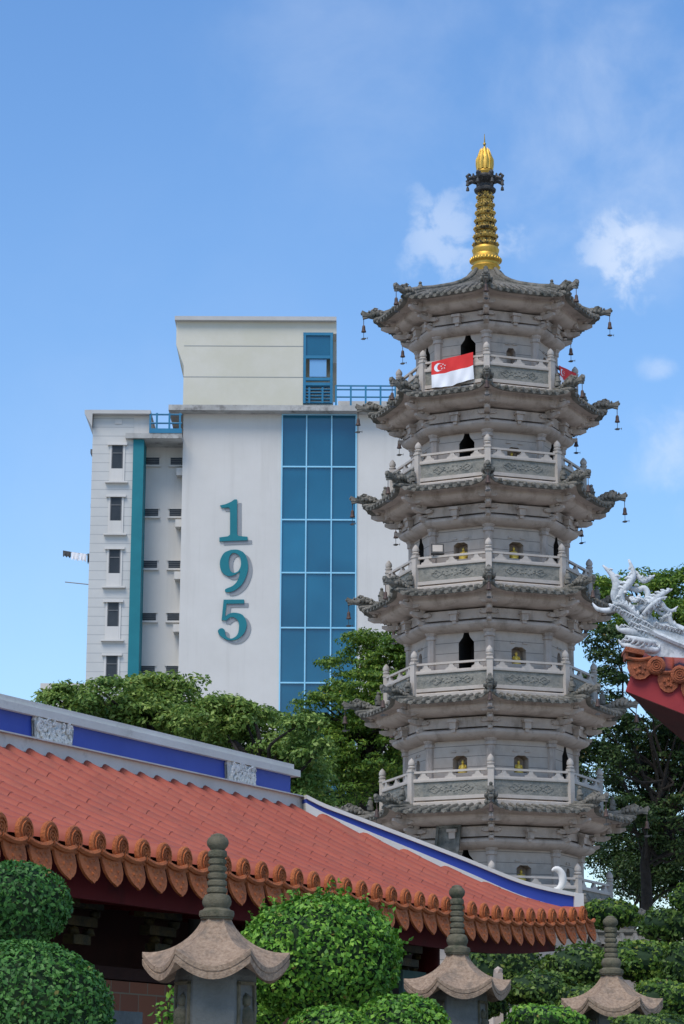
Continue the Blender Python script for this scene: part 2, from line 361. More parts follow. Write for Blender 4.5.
    mb.box((bx+.015,0,-.60), (.16,.17,.20)); mb.box((bx+.035,0,-.50), (.21,.25,.07)); mb.box((bx,0,-.73), (.10,.10,.10))
    src = mb.build('corbel', M['stone'], tier); 
    cb = MB(); R0 = sw*.95
    for (frac, zz, w) in ((.835,-.16,.15),(.735,-.38,.15),(.665,-.62,.14)):
        R1 = tr*frac
        cb.beam((R0,0,zz), (R1-.06,0,zz), w, .13); cb.add([(R1-.06,-w/2,zz-.065),(R1-.06,w/2,zz-.065),(R1-.06,w/2,zz+.065),(R1-.06,-w/2,zz+.065),(R1+.10,-w*.28,zz+.0),(R1+.10,w*.28,zz+.0),(R1+.10,w*.28,zz+.065),(R1+.10,-w*.28,zz+.065)],[(4,5,6,7),(0,1,5,4),(1,2,6,5),(2,3,7,6),(3,0,4,7)])
        cb.box((R1-.25,0,zz+.11), (.16,.17,.10), taper=1.1)
        cb.ball((R1-.10,0,zz+.12), (.09,.085,.06), 1)
        for sd in (-1, 1):                        # lateral arms that follow both faces
            dirv = Vector((-math.sin(PI/8), sd*math.cos(PI/8), 0)); b0 = Vector((R1-.30, 0, zz-.01)); b1 = b0 + dirv*(.20)
            cb.beam(b0, b1, .11, .11); cb.ball(b1 + Vector((.0,0,.0)), (.075,.08,.065), 1)
    src2 = cb.build('corner_bracket', M['stone'], tier, smooth=40)
    for s in range(8):
        o = src if s == 0 else place(src, tier); o.location = (0,0,ez+.12); o.rotation_euler.z = -PI/2 + PI/8 + s*PI/4
        o = src2 if s == 0 else place(src2, tier); o.location = (0,0,ez+.02); o.rotation_euler.z = -PI/2 + s*PI/4
    if top: continue
    # --- balustrade (heights from the eave edge)
    mb = MB(); y = ez
    octa(mb, [(rR-.28,y+.15),(rR+.05,y+.15),(rR+.05,y+.34),(rR+.03,y+.36),(rR-.28,y+.36)], 1)
    octa(mb, [(rR-.06,y+.40),(rR+.03,y+.40),(rR+.03,y+.49),(rR-.06,y+.49),(rR-.06,y+.40)], 1)
    octa(mb, [(rR-.06,y+.86),(rR+.04,y+.86),(rR+.05,y+.90),(rR+.04,y+.945),(rR-.06,y+.945),(rR-.06,y+.86)], 1)
    octa(mb, [(rR-.055,y+1.09),(rR+.03,y+1.09),(rR+.03,y+1.145),(rR-.055,y+1.145),(rR-.055,y+1.09)], 1)
    for s in range(8):                            # cloud-shaped props between the two top rails
        out = (cdir(s)+cdir(s+1)).normalized(); sd = Vector((-out.y, out.x, 0))
        for t in (.16,.5,.84):
            c = (cdir(s)*rR).lerp(cdir(s+1)*rR, t) - out*.05
            mb.prism([(-.16,.945),(.16,.945),(.15,.99),(.09,1.005),(.055,1.05),(.05,1.09),(-.05,1.09),(-.055,1.05),(-.09,1.005),(-.15,.99)], c + Vector((0,0,y)), sd, (0,0,1), out, .07)
    bal = mb.build('balustrade', M['stone_rail'], pag, smooth=30)
    side = 2*rR*math.sin(PI/8)
    pb = MB(); ap = rR*math.cos(PI/8); 
    pb.box((ap-.03, 0, y+.675), (.06, side-.14, .37))
    rp = random.Random(i)
    for yy in (-.36, .36):                        # carved relief: diamond ends and a swag of clouds
        for (a, b) in (((yy-.13,0),(yy,.10)),((yy,.10),(yy+.13,0)),((yy+.13,0),(yy,-.10)),((yy,-.10),(yy-.13,0))):
            if abs(yy) < side/2: pb.beam((ap+.003,a[0]*side/1.75,y+.675+a[1]), (ap+.003,b[0]*side/1.75,y+.675+b[1]), .03, .022, up=(1,0,0))
    W = side*.26
    for j in range(15):
        u = -W + 2*W*j/14; pb.ball((ap+.002, u, y+.675 + .07*(u/W)**2 - .05 + .02*math.sin(j*2.1)), (.022,.035,.024), 1)
    for j in range(7):
        u = -W*.7 + 1.4*W*j/6; pb.ball((ap+.002, u, y+.73 + .02*math.cos(j*1.9)), (.016,.035,.02), 1)
    psrc = pb.build('carved_panel', M['stone_panel'], bal, smooth=40)
    if post_src is None:
        q0 = MB(); q0.box((0,0,.53), (.155,.155,1.06)); q0.box((0,0,.05), (.19,.19,.10)); q0.box((0,0,1.0), (.19,.19,.03))
        q0.lathe([(.05,1.06),(.085,1.075),(.10,1.11),(.085,1.13),(.06,1.14),(.085,1.16),(.095,1.21),(.075,1.27),(.035,1.32),(.008,1.345)], 10)
        post_src = q0.build('rail_post', M['stone_rail'], bal, smooth=35); o0 = post_src
    else: o0 = place(post_src, bal)
    for s in range(8):
        o = o0 if s == 0 else place(post_src, bal)
        d = cdir(s)*(rR-.01); o.location = (d.x, d.y, y+.15); o.rotation_euler.z = -PI/2 + s*PI/4
        o = psrc if s == 0 else place(psrc, bal)
        o.location = (0,0,0); o.rotation_euler.z = -PI/2 + PI/8 + s*PI/4
# --- storey walls, with doorways and niches cut through
# openings per storey (faces -4..3 counted from the front corner; face 0 lies right of it, face -1 left)
OPEN = {0: {-1:'door', 0:'niche', 1:'arch', -2:'arch'}, 1: {-1:'niche', 0:'niche', 1:'door', -2:'arch'}, 2: {-1:'door', 0:'niche', 1:'arch', -2:'arch'},
        3: {-1:'niche', 0:'niche', 1:'door', -2:'door'}, 4: {-1:'door', 0:'niche', 1:'door', -2:'arch'}, 5: {-1:'door', 0:'arch', 1:'arch', -2:'door'}}
BUD = []
for i in range(6):
    wR = wall_R[i]*.955; z0 = EZ[i]+.2; z1 = EZ[i+1]-.79
    if i == 0: zb = 0.0
    ap = wR*math.cos(PI/8); side = 2*wR*math.sin(PI/8)
    wm, dm = MB(), []
    zc = z1
    wallobj = None
    for s in range(8):
        kind = OPEN[i].get(s if s < 4 else s-8)
        out = (cdir(s)+cdir(s+1)).normalized(); sd = Vector((-out.y, out.x, 0)); O = out*ap
        if kind == 'door': w = .215; hole = [(-w, z0+.05),(w, z0+.05),(w, z1-.30),(.10, z1-.16),(.06,z1-.02),(-.06,z1-.02),(-.10, z1-.16),(-w, z1-.30)]; dep = .8; offx = .17 if s in (7,) else (-.12 if s == 6 else .12)
        elif kind == 'niche': w = .20; zt = z1-.42; hole = [(-w, zt-.44),(w, zt-.44),(w, zt-.07),(.10, zt),(-.10, zt),(-w, zt-.07)]; dep = .34; offx = 0
        elif kind == 'arch': w = .13; zt = z1-.40; hole = [(-w, zt-.44),(w, zt-.44),(w, zt-.10),(.07, zt),(-.07, zt),(-w, zt-.10)]; dep = .3; offx = 0
        else: hole = None
        rect = [(-side/2, z0), (side/2, z0), (side/2, z1), (-side/2, z1)]
        bm = bmesh.new()
        rv = [bm.verts.new(O + sd*a + Vector((0,0,b))) for a, b in rect]
        es = [bm.edges.new((rv[j], rv[(j+1) % 4])) for j in range(4)]
        if hole:
            hp = [(a+offx, b) for a, b in hole]
            hv = [bm.verts.new(O + sd*a + Vector((0,0,b))) for a, b in hp]
            es += [bm.edges.new((hv[j], hv[(j+1) % len(hv)])) for j in range(len(hv))]
        bmesh.ops.triangle_fill(bm, edges=es, use_beauty=True)
        bm.verts.index_update(); bm.faces.ensure_lookup_table()
        wm.add([v.co.copy() for v in bm.verts], [tuple(v.index for v in f.verts) for f in bm.faces]); bm.free()
        if hole:
            n = len(hp); A = [O + sd*a + Vector((0,0,b)) for a, b in hp]; B = [p - out*dep for p in A]
            dm.append((kind, A, B, n))
            if kind == 'niche': BUD.append((i, s, O + sd*offx - out*.17 + Vector((0,0,hp[0][1])), -PI/2+PI/8+s*PI/4))
            if kind in ('niche', 'arch'):
                for a in (-.17, .17):              # little carved brow stones over the niche
                    wm.prism([(-.07,0),(.07,0),(.05,.05),(.02,.04),(0,.06),(-.05,.045)], O + sd*(offx+a*(1.0 if kind == 'niche' else .6)) + Vector((0,0,hp[3][1]+.09)), sd, (0,0,1), out, .03)
    if i == 0:
        octa(wm, [(wR, 0.0), (wR, z0)], 1)
    wallobj = wm.build('storey_wall', M['stone_wall'], pag)
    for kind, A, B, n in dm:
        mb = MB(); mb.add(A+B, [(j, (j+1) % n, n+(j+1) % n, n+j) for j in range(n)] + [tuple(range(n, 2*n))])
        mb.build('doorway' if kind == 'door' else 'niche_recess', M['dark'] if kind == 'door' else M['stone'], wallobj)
    # floor deck inside the balustrade
    mb = MB(); mb.box((0,0,(z0+z1)/2-.05), (.17,.17,z1-z0-.1))
    mb2 = MB(); h = z1 - z0
    mb2.lathe([(.115,0),(.115,h-.20),(.15,h-.18),(.15,h-.10),(.125,h-.09),(.18,h-.03),(.18,h+.04)], 8, rot=PI/8)
    ps = mb2.build('pilaster', M['stone'], wallobj)
    for s in range(8):
        o = ps if s == 0 else place(ps, wallobj); d = cdir(s)*(wR-.01); o.location = (d.x, d.y, z0); o.rotation_euler.z = -PI/2+s*PI/4
# terrace base under the lowest eave
mb = MB(); zb = EZ[0]
octa(mb, [(rails_R[0]*1.02, 0), (rails_R[0]*1.02, zb*.96), (rails_R[0]*.9, zb*.96)], 1); mb.build('base_wall', M['stone_wall'], pag)
# signboard on the left front face above the doorway
mb = MB(); out = (cdir(7)+cdir(8)).normalized(); sd = Vector((-out.y, out.x, 0)); c = out*(wall_R[0]*1.06) + Vector((0,0,EZ[1]-.62))
MR = Matrix((sd, out, (0,0,1))).transposed() @ Matrix.Rotation(R_(14), 3, 'X')
c = c - sd*.12
mb.box(c, (.62,.06,.78), MR); 
sgn = mb.build('signboard', M['stone_tile'], pag)
mb = MB()
for (a, b, w, h) in ((0,.36,.66,.07),(0,-.36,.66,.07),(-.30,0,.07,.7),(.30,0,.07,.7)): mb.box(c + MR @ Vector((a,.04,b)), (w,.05,h), MR)
mb.build('sign_frame', M['stone_tile'], sgn)
# --- gilded spire
fin = None
zq = lambda v: at(484.5, v, PY).z
kf = mpp(PY, 29); r = lambda px: px*kf
mb = MB(); mb.lathe([(r(12.5),zq(273)),(r(13),zq(271)),(r(14.5),zq(268)),(r(12.8),zq(266)),(r(13),zq(264)),(r(15.2),zq(262)),(r(15.4),zq(259.5)),(r(13),zq(257)),(r(12.2),zq(255)),(r(13.2),zq(252)),(r(13.5),zq(250.5)),(r(12.5),zq(249)),(r(12),zq(248)),(r(10),zq(247.5))], 28)
for k in range(28):
    a = 2*PI*k/28; mb.ball((r(15)*math.cos(a), r(15)*math.sin(a), zq(261)), (.035,.035,.055), 1)
gb = mb.build('gilded_base', M['gold'], pag, smooth=35)
mb = MB(); mb.tube([(0,0,zq(248)),(0,0,zq(190))], [r(9), r(6)], 12); sh = mb.build('spire_shaft', M['goldold'], pag, smooth=40)
for j in range(7):
    v = 245 - j*7.9; rr_ = r(12.6 - j*.72)
    mb = MB(); mb.lathe([(rr_*.72,zq(v+2.6)),(rr_*.9,zq(v+2.3)),(rr_,zq(v+.9)),(rr_,zq(v-.6)),(rr_*.88,zq(v-1.6)),(rr_*.72,zq(v-2.2))], 24)
    for k in range(16):
        a = 2*PI*k/16; mb.ball((rr_*math.cos(a), rr_*math.sin(a), zq(v-.1)), (.03,.03,.045), 1)
        mb.tube([(rr_*.72*math.cos(a), rr_*.72*math.sin(a), zq(v-2)), (rr_*.85*math.cos(a), rr_*.85*math.sin(a), zq(v-4.5))], .018, 5)
    mb.build('spire_ring', M['goldold'], sh, smooth=40)
mb = MB(); mb.lathe([(r(5),zq(193.5)),(r(10.5),zq(192)),(r(11),zq(190)),(r(9),zq(188)),(r(6),zq(187)),(r(5.5),zq(184)),(r(9),zq(182)),(r(12),zq(180)),(r(12.5),zq(178)),(r(8),zq(176.5)),(r(7),zq(174))], 20)
for k in range(8):
    a = -PI/2+PI/8+2*PI*k/8; d = Vector((math.cos(a), math.sin(a), 0))
    mb.tube([d*r(9)+Vector((0,0,zq(181))), d*r(14)+Vector((0,0,zq(179.5))), d*r(17.5)+Vector((0,0,zq(181))), d*r(19)+Vector((0,0,zq(178.5))), d*r(17)+Vector((0,0,zq(176.5))), d*r(15)+Vector((0,0,zq(177.5)))], [.07,.06,.055,.05,.04,.03], 6)
    mb.tube([d*r(12)+Vector((0,0,zq(179))), d*r(12.5)+Vector((0,0,zq(175)))], [.06,.02], 6)
    mb.tube([d*r(18.6)+Vector((0,0,zq(179))), d*r(18.6)+Vector((0,0,zq(184)))], .008, 4)
    mb.lathe([(.02,zq(184)),(.035,zq(185)),(.05,zq(188))], 8, c=d*r(18.6))
mb.build('spire_canopy', M['iron'], pag, smooth=40)
mb = MB(); mb.lathe([(r(7),zq(176)),(r(8.6),zq(172.5)),(r(7.6),zq(171)),(r(6.5),zq(169)),(r(6.6),zq(166)),(r(6.8),zq(162)),(r(5.4),zq(156.5)),(r(3.5),zq(151.5)),(r(1.5),zq(148)),(r(.7),zq(145.5))], 20)
for k in range(10):
    a = 2*PI*k/10; d = Vector((math.cos(a), math.sin(a), 0)); Z = lambda v: Vector((0,0,zq(v)))
    mb.tube([d*r(7)+Z(170), d*r(7.2)+Z(165), d*r(7.3)+Z(160.5), d*r(5.8)+Z(156), d*r(5.4)+Z(152.5)], [.04,.06,.055,.04,.01], 6)
    a += PI/10; d = Vector((math.cos(a), math.sin(a), 0))
    mb.tube([d*r(7.0)+Z(171), d*r(6.9)+Z(165), d*r(5.6)+Z(156), d*r(4.2)+Z(149)], [.05,.06,.05,.01], 5)
jw = mb.build('flame_jewel', M['gold'], pag, smooth=45)
mb = MB(); mb.tube([(0,0,zq(147)),(0,0,zq(142)),(0,0,zq(134))], [.035,.022,.008], 6); mb.ball((0,0,zq(144)), .05, 1); mb.build('spike', M['goldold'], pag)
# --- wind bells at the eave tips (things of their own)
bell_src = None
LV = ['lowest', 'second', 'third', 'fourth', 'fifth', 'sixth', 'topmost']
PLN = {0:'front', 1:'front right', 7:'front left', 2:'far right', 6:'far left', 3:'back right', 5:'back left'}
for i in range(1, 7):
    for s in (6, 7, 0, 1, 2, 3, 5):
        tr = TR[i]; Re = (97/106.0)*tr*.985; ext, lift = tr*.93-Re, (.10 if i == 6 else .20)
        p = facept(s, 0, Re-.005, EZ[i]+.075, lift, ext, 6) + cdir(s)*.26
        w = ploc((p.x, p.y, p.z-.01))
        nm = ('topmost roof' if i == 6 else '%s roof counted from the spire' % {5:'second',4:'third',3:'fourth',2:'fifth',1:'sixth'}[i])
        lab = 'small bronze wind bell under %s tip of %s' % (PLN[s], nm)
        if bell_src is None:
            b = empty('wind_bell', w, lab, 'wind bell', 'wind bells under the pagoda eaves'); BASE[b.name] = (0,0,0)
            m_ = MB(); m_.tube([(0,0,.05),(0,0,-.17)], .010, 5); m_.lathe([(.02,-.16),(.038,-.175),(.046,-.22),(.05,-.29),(.072,-.35),(.068,-.355),(.02,-.33)], 10)
            e1 = m_.build('bell', M['bell'], b, smooth=40)
            m_ = MB(); m_.tube([(0,0,-.33),(0,0,-.55)], .007, 4); m_.add([(-.09,0,-.55),(-.03,.012,-.52),(.03,.012,-.52),(.09,0,-.53),(.12,0,-.50),(.11,0,-.58),(.03,.012,-.575),(-.03,.012,-.575),(-.03,-.012,-.52),(.03,-.012,-.52),(.03,-.012,-.575),(-.03,-.012,-.575)],[(0,1,7),(1,2,6,7),(2,3,6),(3,4,5),(0,11,8),(8,11,10,9),(9,10,3),(3,5,4),(1,8,9,2),(7,6,10,11),(0,8,1),(0,7,11),(2,9,3),(3,10,6)])
            e2 = m_.build('clapper_fish', M['iron'], b); bell_src = (b, e1, e2)
        else:
            b = bell_src[0].copy(); COL.objects.link(b); b['label'] = lab; b.location = w
            place(bell_src[1], b); place(bell_src[2], b)
        b.rotation_euler.z = random.uniform(-.6,.6)
# --- gilded Buddhas seated in the niches
bsrc = None
bl = {(0,0):'small gilded Buddha in the lowest niche beside white crescent ornament', (1,0):'small gilded Buddha in right niche of the lowest fully visible balcony', (1,7):'small gilded Buddha in left niche of the lowest fully visible balcony',
      (2,0):'small gilded Buddha in niche beside dark doorway one balcony below the floodlight', (3,7):'small gilded Buddha in left niche of middle balcony beside the floodlight', (3,0):'small gilded Buddha in right niche of the middle balcony with the floodlight', (4,0):'small gilded Buddha in niche on balcony just below the flag balcony'}
for i, s, p, a in BUD:
    w = ploc(p); lab = bl[(i, s)]
    if bsrc is None:
        b = empty('buddha_statue', w, lab, 'buddha statue', 'gilded Buddhas in the pagoda niches'); BASE[b.name] = (0,0,0)
        m_ = MB(); m_.lathe([(.10,0),(.12,.02),(.12,.05),(.10,.07)], 12); e1 = m_.build('lotus_seat', M['buddhagold'], b, smooth=40)
        m_ = MB(); m_.tube([(-.11,-.02,.10),(-.06,.05,.09),(0,.07,.09),(.06,.05,.09),(.11,-.02,.10)][::1], [.035,.045,.045,.045,.035], 8)
        m_.tube([(0,-.01,.07),(0,-.015,.14),(0,-.02,.21),(0,-.02,.25)], [.075,.07,.075,.03], 10, sq=1.0)
        for sd in (-1, 1): m_.tube([(.07*sd,-.02,.215),(.095*sd,0,.15),(.03*sd,.06,.125)], [.028,.024,.018], 7)
        m_.ball((0,-.01,.29), (.038,.04,.048), 2); m_.ball((0,-.015,.335), .018, 1)
        e2 = m_.build('figure', M['buddhagold'], b, smooth=60); e2.rotation_euler.z = 0; bsrc = (b, e1, e2)
    else:
        b = bsrc[0].copy(); COL.objects.link(b); b['label'] = lab; b.location = w; place(bsrc[1], b); place(bsrc[2], b)
    b.rotation_euler.z = a - PI/2 + pag.rotation_euler.z
# --- floodlight on the S3 left rail
out = (cdir(7)+cdir(8)).normalized(); sd = Vector((-out.y, out.x, 0)); p = out*(rails_R[3]*math.cos(PI/8)+.0) - sd*.40 + Vector((0,0,EZ[3]+1.145))
w = ploc(p); fl = empty('floodlight', w, 'black square floodlight mounted on left rail of the middle balcony', 'floodlight'); BASE[fl.name] = (0,0,0)
m_ = MB(); Rt = Matrix.Rotation(R_(-15),3,'X'); m_.box((0,0,.17), (.34,.10,.28), Rt); m_.box((-.1,0,.02), (.03,.03,.06)); m_.box((.1,0,.02), (.03,.03,.06)); m_.build('housing', M['iron'], fl)
m_ = MB(); m_.box((0,-.056,.185), (.26,.012,.19), Rt); gl = m_.build('lens', M['stone_rail'], fl)
# --- two flags on the top balcony
def flag(face, t0, t1, name_lab, folded=False):
    out = (cdir(face)+cdir(face+1)).normalized(); ap = rails_R[5]*math.cos(PI/8)+.09; side = 2*rails_R[5]*math.sin(PI/8)
    sd = Vector((-out.y, out.x, 0)); y0 = EZ[5]
    nu, nv = 30, 22; V = []; F = []; w = (t1-t0)*side; h = .72
    root = empty('flag', ploc(out*ap + sd*((t0+t1)/2-.5)*side + Vector((0,0,y0+1.15))), name_lab, 'flag', 'red and white flags tied to the top balcony rail')
    BASE[root.name] = (0,0,0); root.rotation_euler.z = -PI/2+PI/8+face*PI/4 - PI/2 + pag.rotation_euler.z + PI    # local +X = along rail, -Y outwards
    def P(u, v):                                   # u 0..1 left to right, v 0..1 bottom to top
        x = (u-.5)*w; sag = -.05*math.sin(PI*u)*(1-v)
        tilt = .10*(u-.5)*w/.9
        z = (v-1)*h*(1 if not folded else .75) + .12*(u-.5) + sag - (.0 if not folded else .25*u*(1-v))
        yy = -.03 - .035*math.sin(u*11+v*3.0)*(1-v*.8) - .02*math.sin(u*23-v*5)*(1-v)
        return Vector((x, yy, z))
    def sheet(u0, u1, v0, v1, name, mat, off=0.0, parent=root):
        m_ = MB(); V = []; F = []
        for side_ in (0, 1):
            for a in range(nu+1):
                for b_ in range(nv+1):
                    p = P(u0+(u1-u0)*a/nu, v0+(v1-v0)*b_/nv); V.append(p + Vector((0,-off-(.003 if side_ == 0 else -.003),0)))
        n1 = (nu+1)*(nv+1)
        for a in range(nu):
            for b_ in range(nv):
                q = a*(nv+1)+b_; F.append((q, q+nv+1, q+nv+2, q+1)); F.append((n1+q, n1+q+1, n1+q+nv+2, n1+q+nv+1))
        m_.add(V, F); return m_.build(name, mat, parent, smooth=180)
    red = sheet(0, 1, .5, 1, 'red_band', M['flagred']); sheet(0, 1, 0, .5, 'white_band', M['flagwhite'])
    # crescent and five stars, white, on the red band by the hoist
    m_ = MB(); cu, cv, rad = .155, .745, .155
    asp = h/w*(1 if not folded else .75)
    outer = [(cu + rad*asp*math.cos(a), cv + rad*math.sin(a)) for a in [R_(50)+ R_(260)*j/24 for j in range(25)]]
    inner = [(cu+.055 + rad*.83*asp*math.cos(a), cv + rad*.83*math.sin(a)) for a in [R_(58)+ R_(244)*j/24 for j in range(25)]]
    V = [P(u, v)+Vector((0,-.008,0)) for u, v in outer] + [P(u, v)+Vector((0,-.008,0)) for u, v in inner]
    m_.add(V, [(j, j+1, 26+j, 25+j) for j in range(24)]); m_.build('crescent', M['flagwhite'], red)
    for j in range(5):
        a = R_(90+72*j); su, sv = .275+.07*asp*1.0*math.cos(a)*1.15, cv+.078*math.sin(a)
        pts = [(su + (.034 if q % 2 == 0 else .014)*asp*math.cos(R_(90+36*q)), sv + (.034 if q % 2 == 0 else .014)*math.sin(R_(90+36*q))) for q in range(10)]
        m_ = MB(); m_.add([P(u, v)+Vector((0,-.008,0)) for u, v in pts] + [P(su, sv)+Vector((0,-.008,0))], [(q, (q+1) % 10, 10) for q in range(10)]); m_.build('star', M['flagwhite'], red)
M['flagred'] = mat_rough('red_cloth', (.62,.03,.03), (.68,.045,.04), 3, rough=.8, bump=0)
M['flagwhite'] = mat_rough('white_cloth', (.72,.72,.74), (.78,.78,.80), 3, rough=.8, bump=0)
flag(7, .17, .82, 'red and white flag with crescent on left front rail of top balcony')
flag(1, .16, .85, 'partly hidden red flag on right side of the top balcony', True)
# ------------------------------------------------------------------ APARTMENT BLOCK
HY = 127.0
def hx(u, v, Y=HY): return at(u, v, Y).x
def hz(v, u=230, Y=HY): return at(u, v, Y).z
bx0 = hx(183.5, 415); 
blk = empty('apartment_block', (hx(230, 600), HY, 0), 'tall cream apartment block with blue glass stair tower and numerals 195', 'apartment block')
def slabbox(mb, x0, x1, y0, y1, z0, z1): mb.box(((x0+x1)/2, (y0+y1)/2, (z0+z1)/2), (x1-x0, y1-y0, z1-z0)); return mb
XR = hx(480, 500)                                 # right end, behind the pagoda
gx0, gx1 = hx(281.6, 430), hx(356.8, 430); ZT = hz(414); ZB = 0
# main wall with a slot for the glass
mb = MB(); slabbox(mb, bx0, gx0, HY, HY+11, 0, ZT); slabbox(mb, gx1, XR, HY, HY+11, 0, ZT); slabbox(mb, gx0, gx1, HY+.5, HY+11, 0, ZT)
wall = mb.build('main_wall', M['conc'], blk)
# roof slab ledge over it
mb = MB(); slabbox(mb, hx(169.5,410), XR+.6, HY-.75, HY+11.5, ZT, ZT+.30); mb.build('roof_slab', M['slab'], blk)
mb = MB(); slabbox(mb, hx(338,404), XR, HY+.1, HY+.35, ZT+.30, hz(400)); mb.build('parapet', M['conc'], blk)
# penthouse box
px0, px1 = hx(183.5, 380), hx(303, 380); zt = hz(322); pe = hx(336.5, 340)
mb = MB(); slabbox(mb, px0, px1, HY-.05, HY+9, ZT+.30, zt)
zo = hz(345); xo = hx(176.4, 335)
slabbox(mb, xo, px0, HY-.05, HY+9, zo, zt)
mb.add([(xo,HY-.05,zo),(px0,HY-.05,zo),(px0,HY-.05,hz(366)),(xo+.3,HY+9,zo),(px0,HY+9,zo),(px0,HY+9,hz(366))],[(0,2,1),(3,4,5),(0,3,5,2),(0,1,4,3)])
gt = hz(333.5); gr = hx(333, 350)
slabbox(mb, px1, pe, HY-.05, HY+9, gt, zt); slabbox(mb, gr, pe, HY+1.2, HY+9, hz(356), gt)
slabbox(mb, px1, gr, HY+3, HY+9, ZT+.30, gt)
pw = mb.build('penthouse_wall', M['cream2'], blk)
mb = MB(); slabbox(mb, hx(175.2,320), hx(336.5,320), HY-.35, HY+9.4, zt, zt+.22); mb.build('penthouse_roof', M['slab2'], blk)
for v in (346.5, 377.5):                          # panel joints
    mb = MB(); slabbox(mb, px0, px1, HY-.062, HY-.045, hz(v), hz(v)+.03); mb.build('joint', M['greypaint'], pw)
# glazed stair head
m1 = MB(); fr = .13
zz = [hz(404), hz(384), hz(379), hz(357), hz(334)]
for x in (px1+.08, gr-.08): slabbox(m1, x-.07, x+.07, HY-.1, HY+.1, zz[0]+.05, zz[4])
for z in zz[1:]: slabbox(m1, px1, gr, HY-.09, HY+.09, z-.08, z+.08)
sh_ = m1.build('stair_glazing_frame', M['bluemetal'], blk)
mb = MB(); slabbox(mb, px1+.1, gr-.1, HY, HY+.05, zz[3]+.1, zz[4]-.1); mb.build('upper_pane', M['glass'], sh_)
mb = MB(); slabbox(mb, px1+.35, gr-.35, HY, HY+.05, zz[2]+.15, zz[3]-.12); mb.build('lower_pane', M['paleglass'], sh_)
mb = MB()
for k in range(6): slabbox(mb, px1+.1, gr-.1, HY+.0, HY+.25, zz[0]+.10+k*.18, zz[0]+.16+k*.18)
for x in (px1+.35, gr-.55): slabbox(mb, x-.05, x+.05, HY-.3, HY-.2, zz[0]+.0, zz[1]-.25)
mb.build('louvre', M['bluemetal'], sh_)
# curtain wall: mullion grid and single panes
rows = [415.5, 467, 520, 573, 628, 683, 738]; cols = [281.6, 306.3, 331, 356.8]
rz_ = [hz(v, 318) for v in rows]; rz_[0] = ZT-.02; rz_ += [rz_[-1]-2.9*j for j in range(1, 8) if rz_[-1]-2.9*j > .2] + [0.1]
cx_ = [gx0 + (gx1-gx0)*j/3 for j in range(4)]
mb = MB()
for j, x in enumerate(cx_): 
    w = .07 if 0 < j < 3 else .14
    slabbox(mb, max(gx0, x-w/2), min(gx1, x+w/2), HY-.09, HY+.06, 0.1, ZT-.01)
for z in rz_: slabbox(mb, gx0+.02, gx1-.02, HY-.075, HY+.05, z-.038, z+.038)
cw = mb.build('curtain_wall_frame', M['mullion'], blk)
for a in range(3):
    for b_ in range(len(rz_)-1):
        mb = MB(); e = .004*((a*7+b_*5) % 3)
        mb.add([(cx_[a], HY+.0+e, rz_[b_+1]), (cx_[a+1], HY+.0-e, rz_[b_+1]), (cx_[a+1], HY+.01+e, rz_[b_]), (cx_[a], HY+.01, rz_[b_]),
                (cx_[a], HY+.03+e, rz_[b_+1]), (cx_[a+1], HY+.03-e, rz_[b_+1]), (cx_[a+1], HY+.04+e, rz_[b_]), (cx_[a], HY+.04, rz_[b_])], [(0,1,2,3),(7,6,5,4),(0,4,5,1),(1,5,6,2),(2,6,7,3),(3,7,4,0)])
        mb.build('glass_pane', M['glass'], cw)
# numerals 1 9 5: raised teal figures on a grey offset figure
def bez(pts, n=10):                               # closed Catmull-Rom through points
    out = []; m_ = len(pts)
    for i in range(m_):
        p0, p1, p2, p3 = [np.array(pts[(i+k-1) % m_], float) for k in range(4)]
        for j in range(n):
            t = j/n; out.append(tuple(.5*((2*p1)+(-p0+p2)*t+(2*p0-5*p1+4*p2-p3)*t*t+(-p0+3*p1-3*p2+p3)*t**3)))
    return out
def opn(pts, n=8):
    out = []; m_ = len(pts)
    for i in range(m_-1):
        p0, p1, p2, p3 = [np.array(pts[min(max(i+k-1, 0), m_-1)], float) for k in range(4)]
        for j in range(n):
            t = j/n; out.append(tuple(.5*((2*p1)+(-p0+p2)*t+(2*p0-5*p1+4*p2-p3)*t*t+(-p0+3*p1-3*p2+p3)*t**3)))
    return out + [tuple(pts[-1])]
A1 = lambda p: (p[0]/11.4+205, p[1]/11.4+490)
A2 = lambda p: (p[0]/11.4+205, p[1]/11.4+570)
one = [A1(p) for p in [(335,112),(366,112),(366,505),(380,528),(485,537),(485,577),(165,590),(165,545),(262,532),(286,512),(286,222),(272,203),(190,208),(172,180),(235,166),(300,138)]]
five = [A2(p) for p in [(213,342),(446,340),(446,385),(246,388),(228,540)] + opn([(228,540),(270,505),(340,490),(430,518),(475,610),(450,715),(370,790),(270,803),(180,757),(148,705),(165,675),(200,668),(228,695),(232,740),(270,780),(320,780),(372,735),(388,650),(378,585),(335,545),(285,545),(240,580)])[1:] + [(190,575)]]
nine_o = [A1(p) for p in [(345,686)]] 
nine = opn([(231,550.2),(224,553.5),(220,562),(221.5,571.5),(228,576.3),(235,575),(240.2,571.5)], 6) + opn([(240.2,571.5),(238,580),(233,586),(225.5,589.5),(226.5,592.5),(234,591),(242,584.5),(247,574),(248,564),(245,554.5),(238.5,550.3),(231,550.2)], 6)[1:-1]
hole = bez([(233.5,553.2),(229.8,556.5),(228.7,563.5),(230.5,571),(234.5,573.2),(239,570.5),(241,564),(239.3,556)], 5)
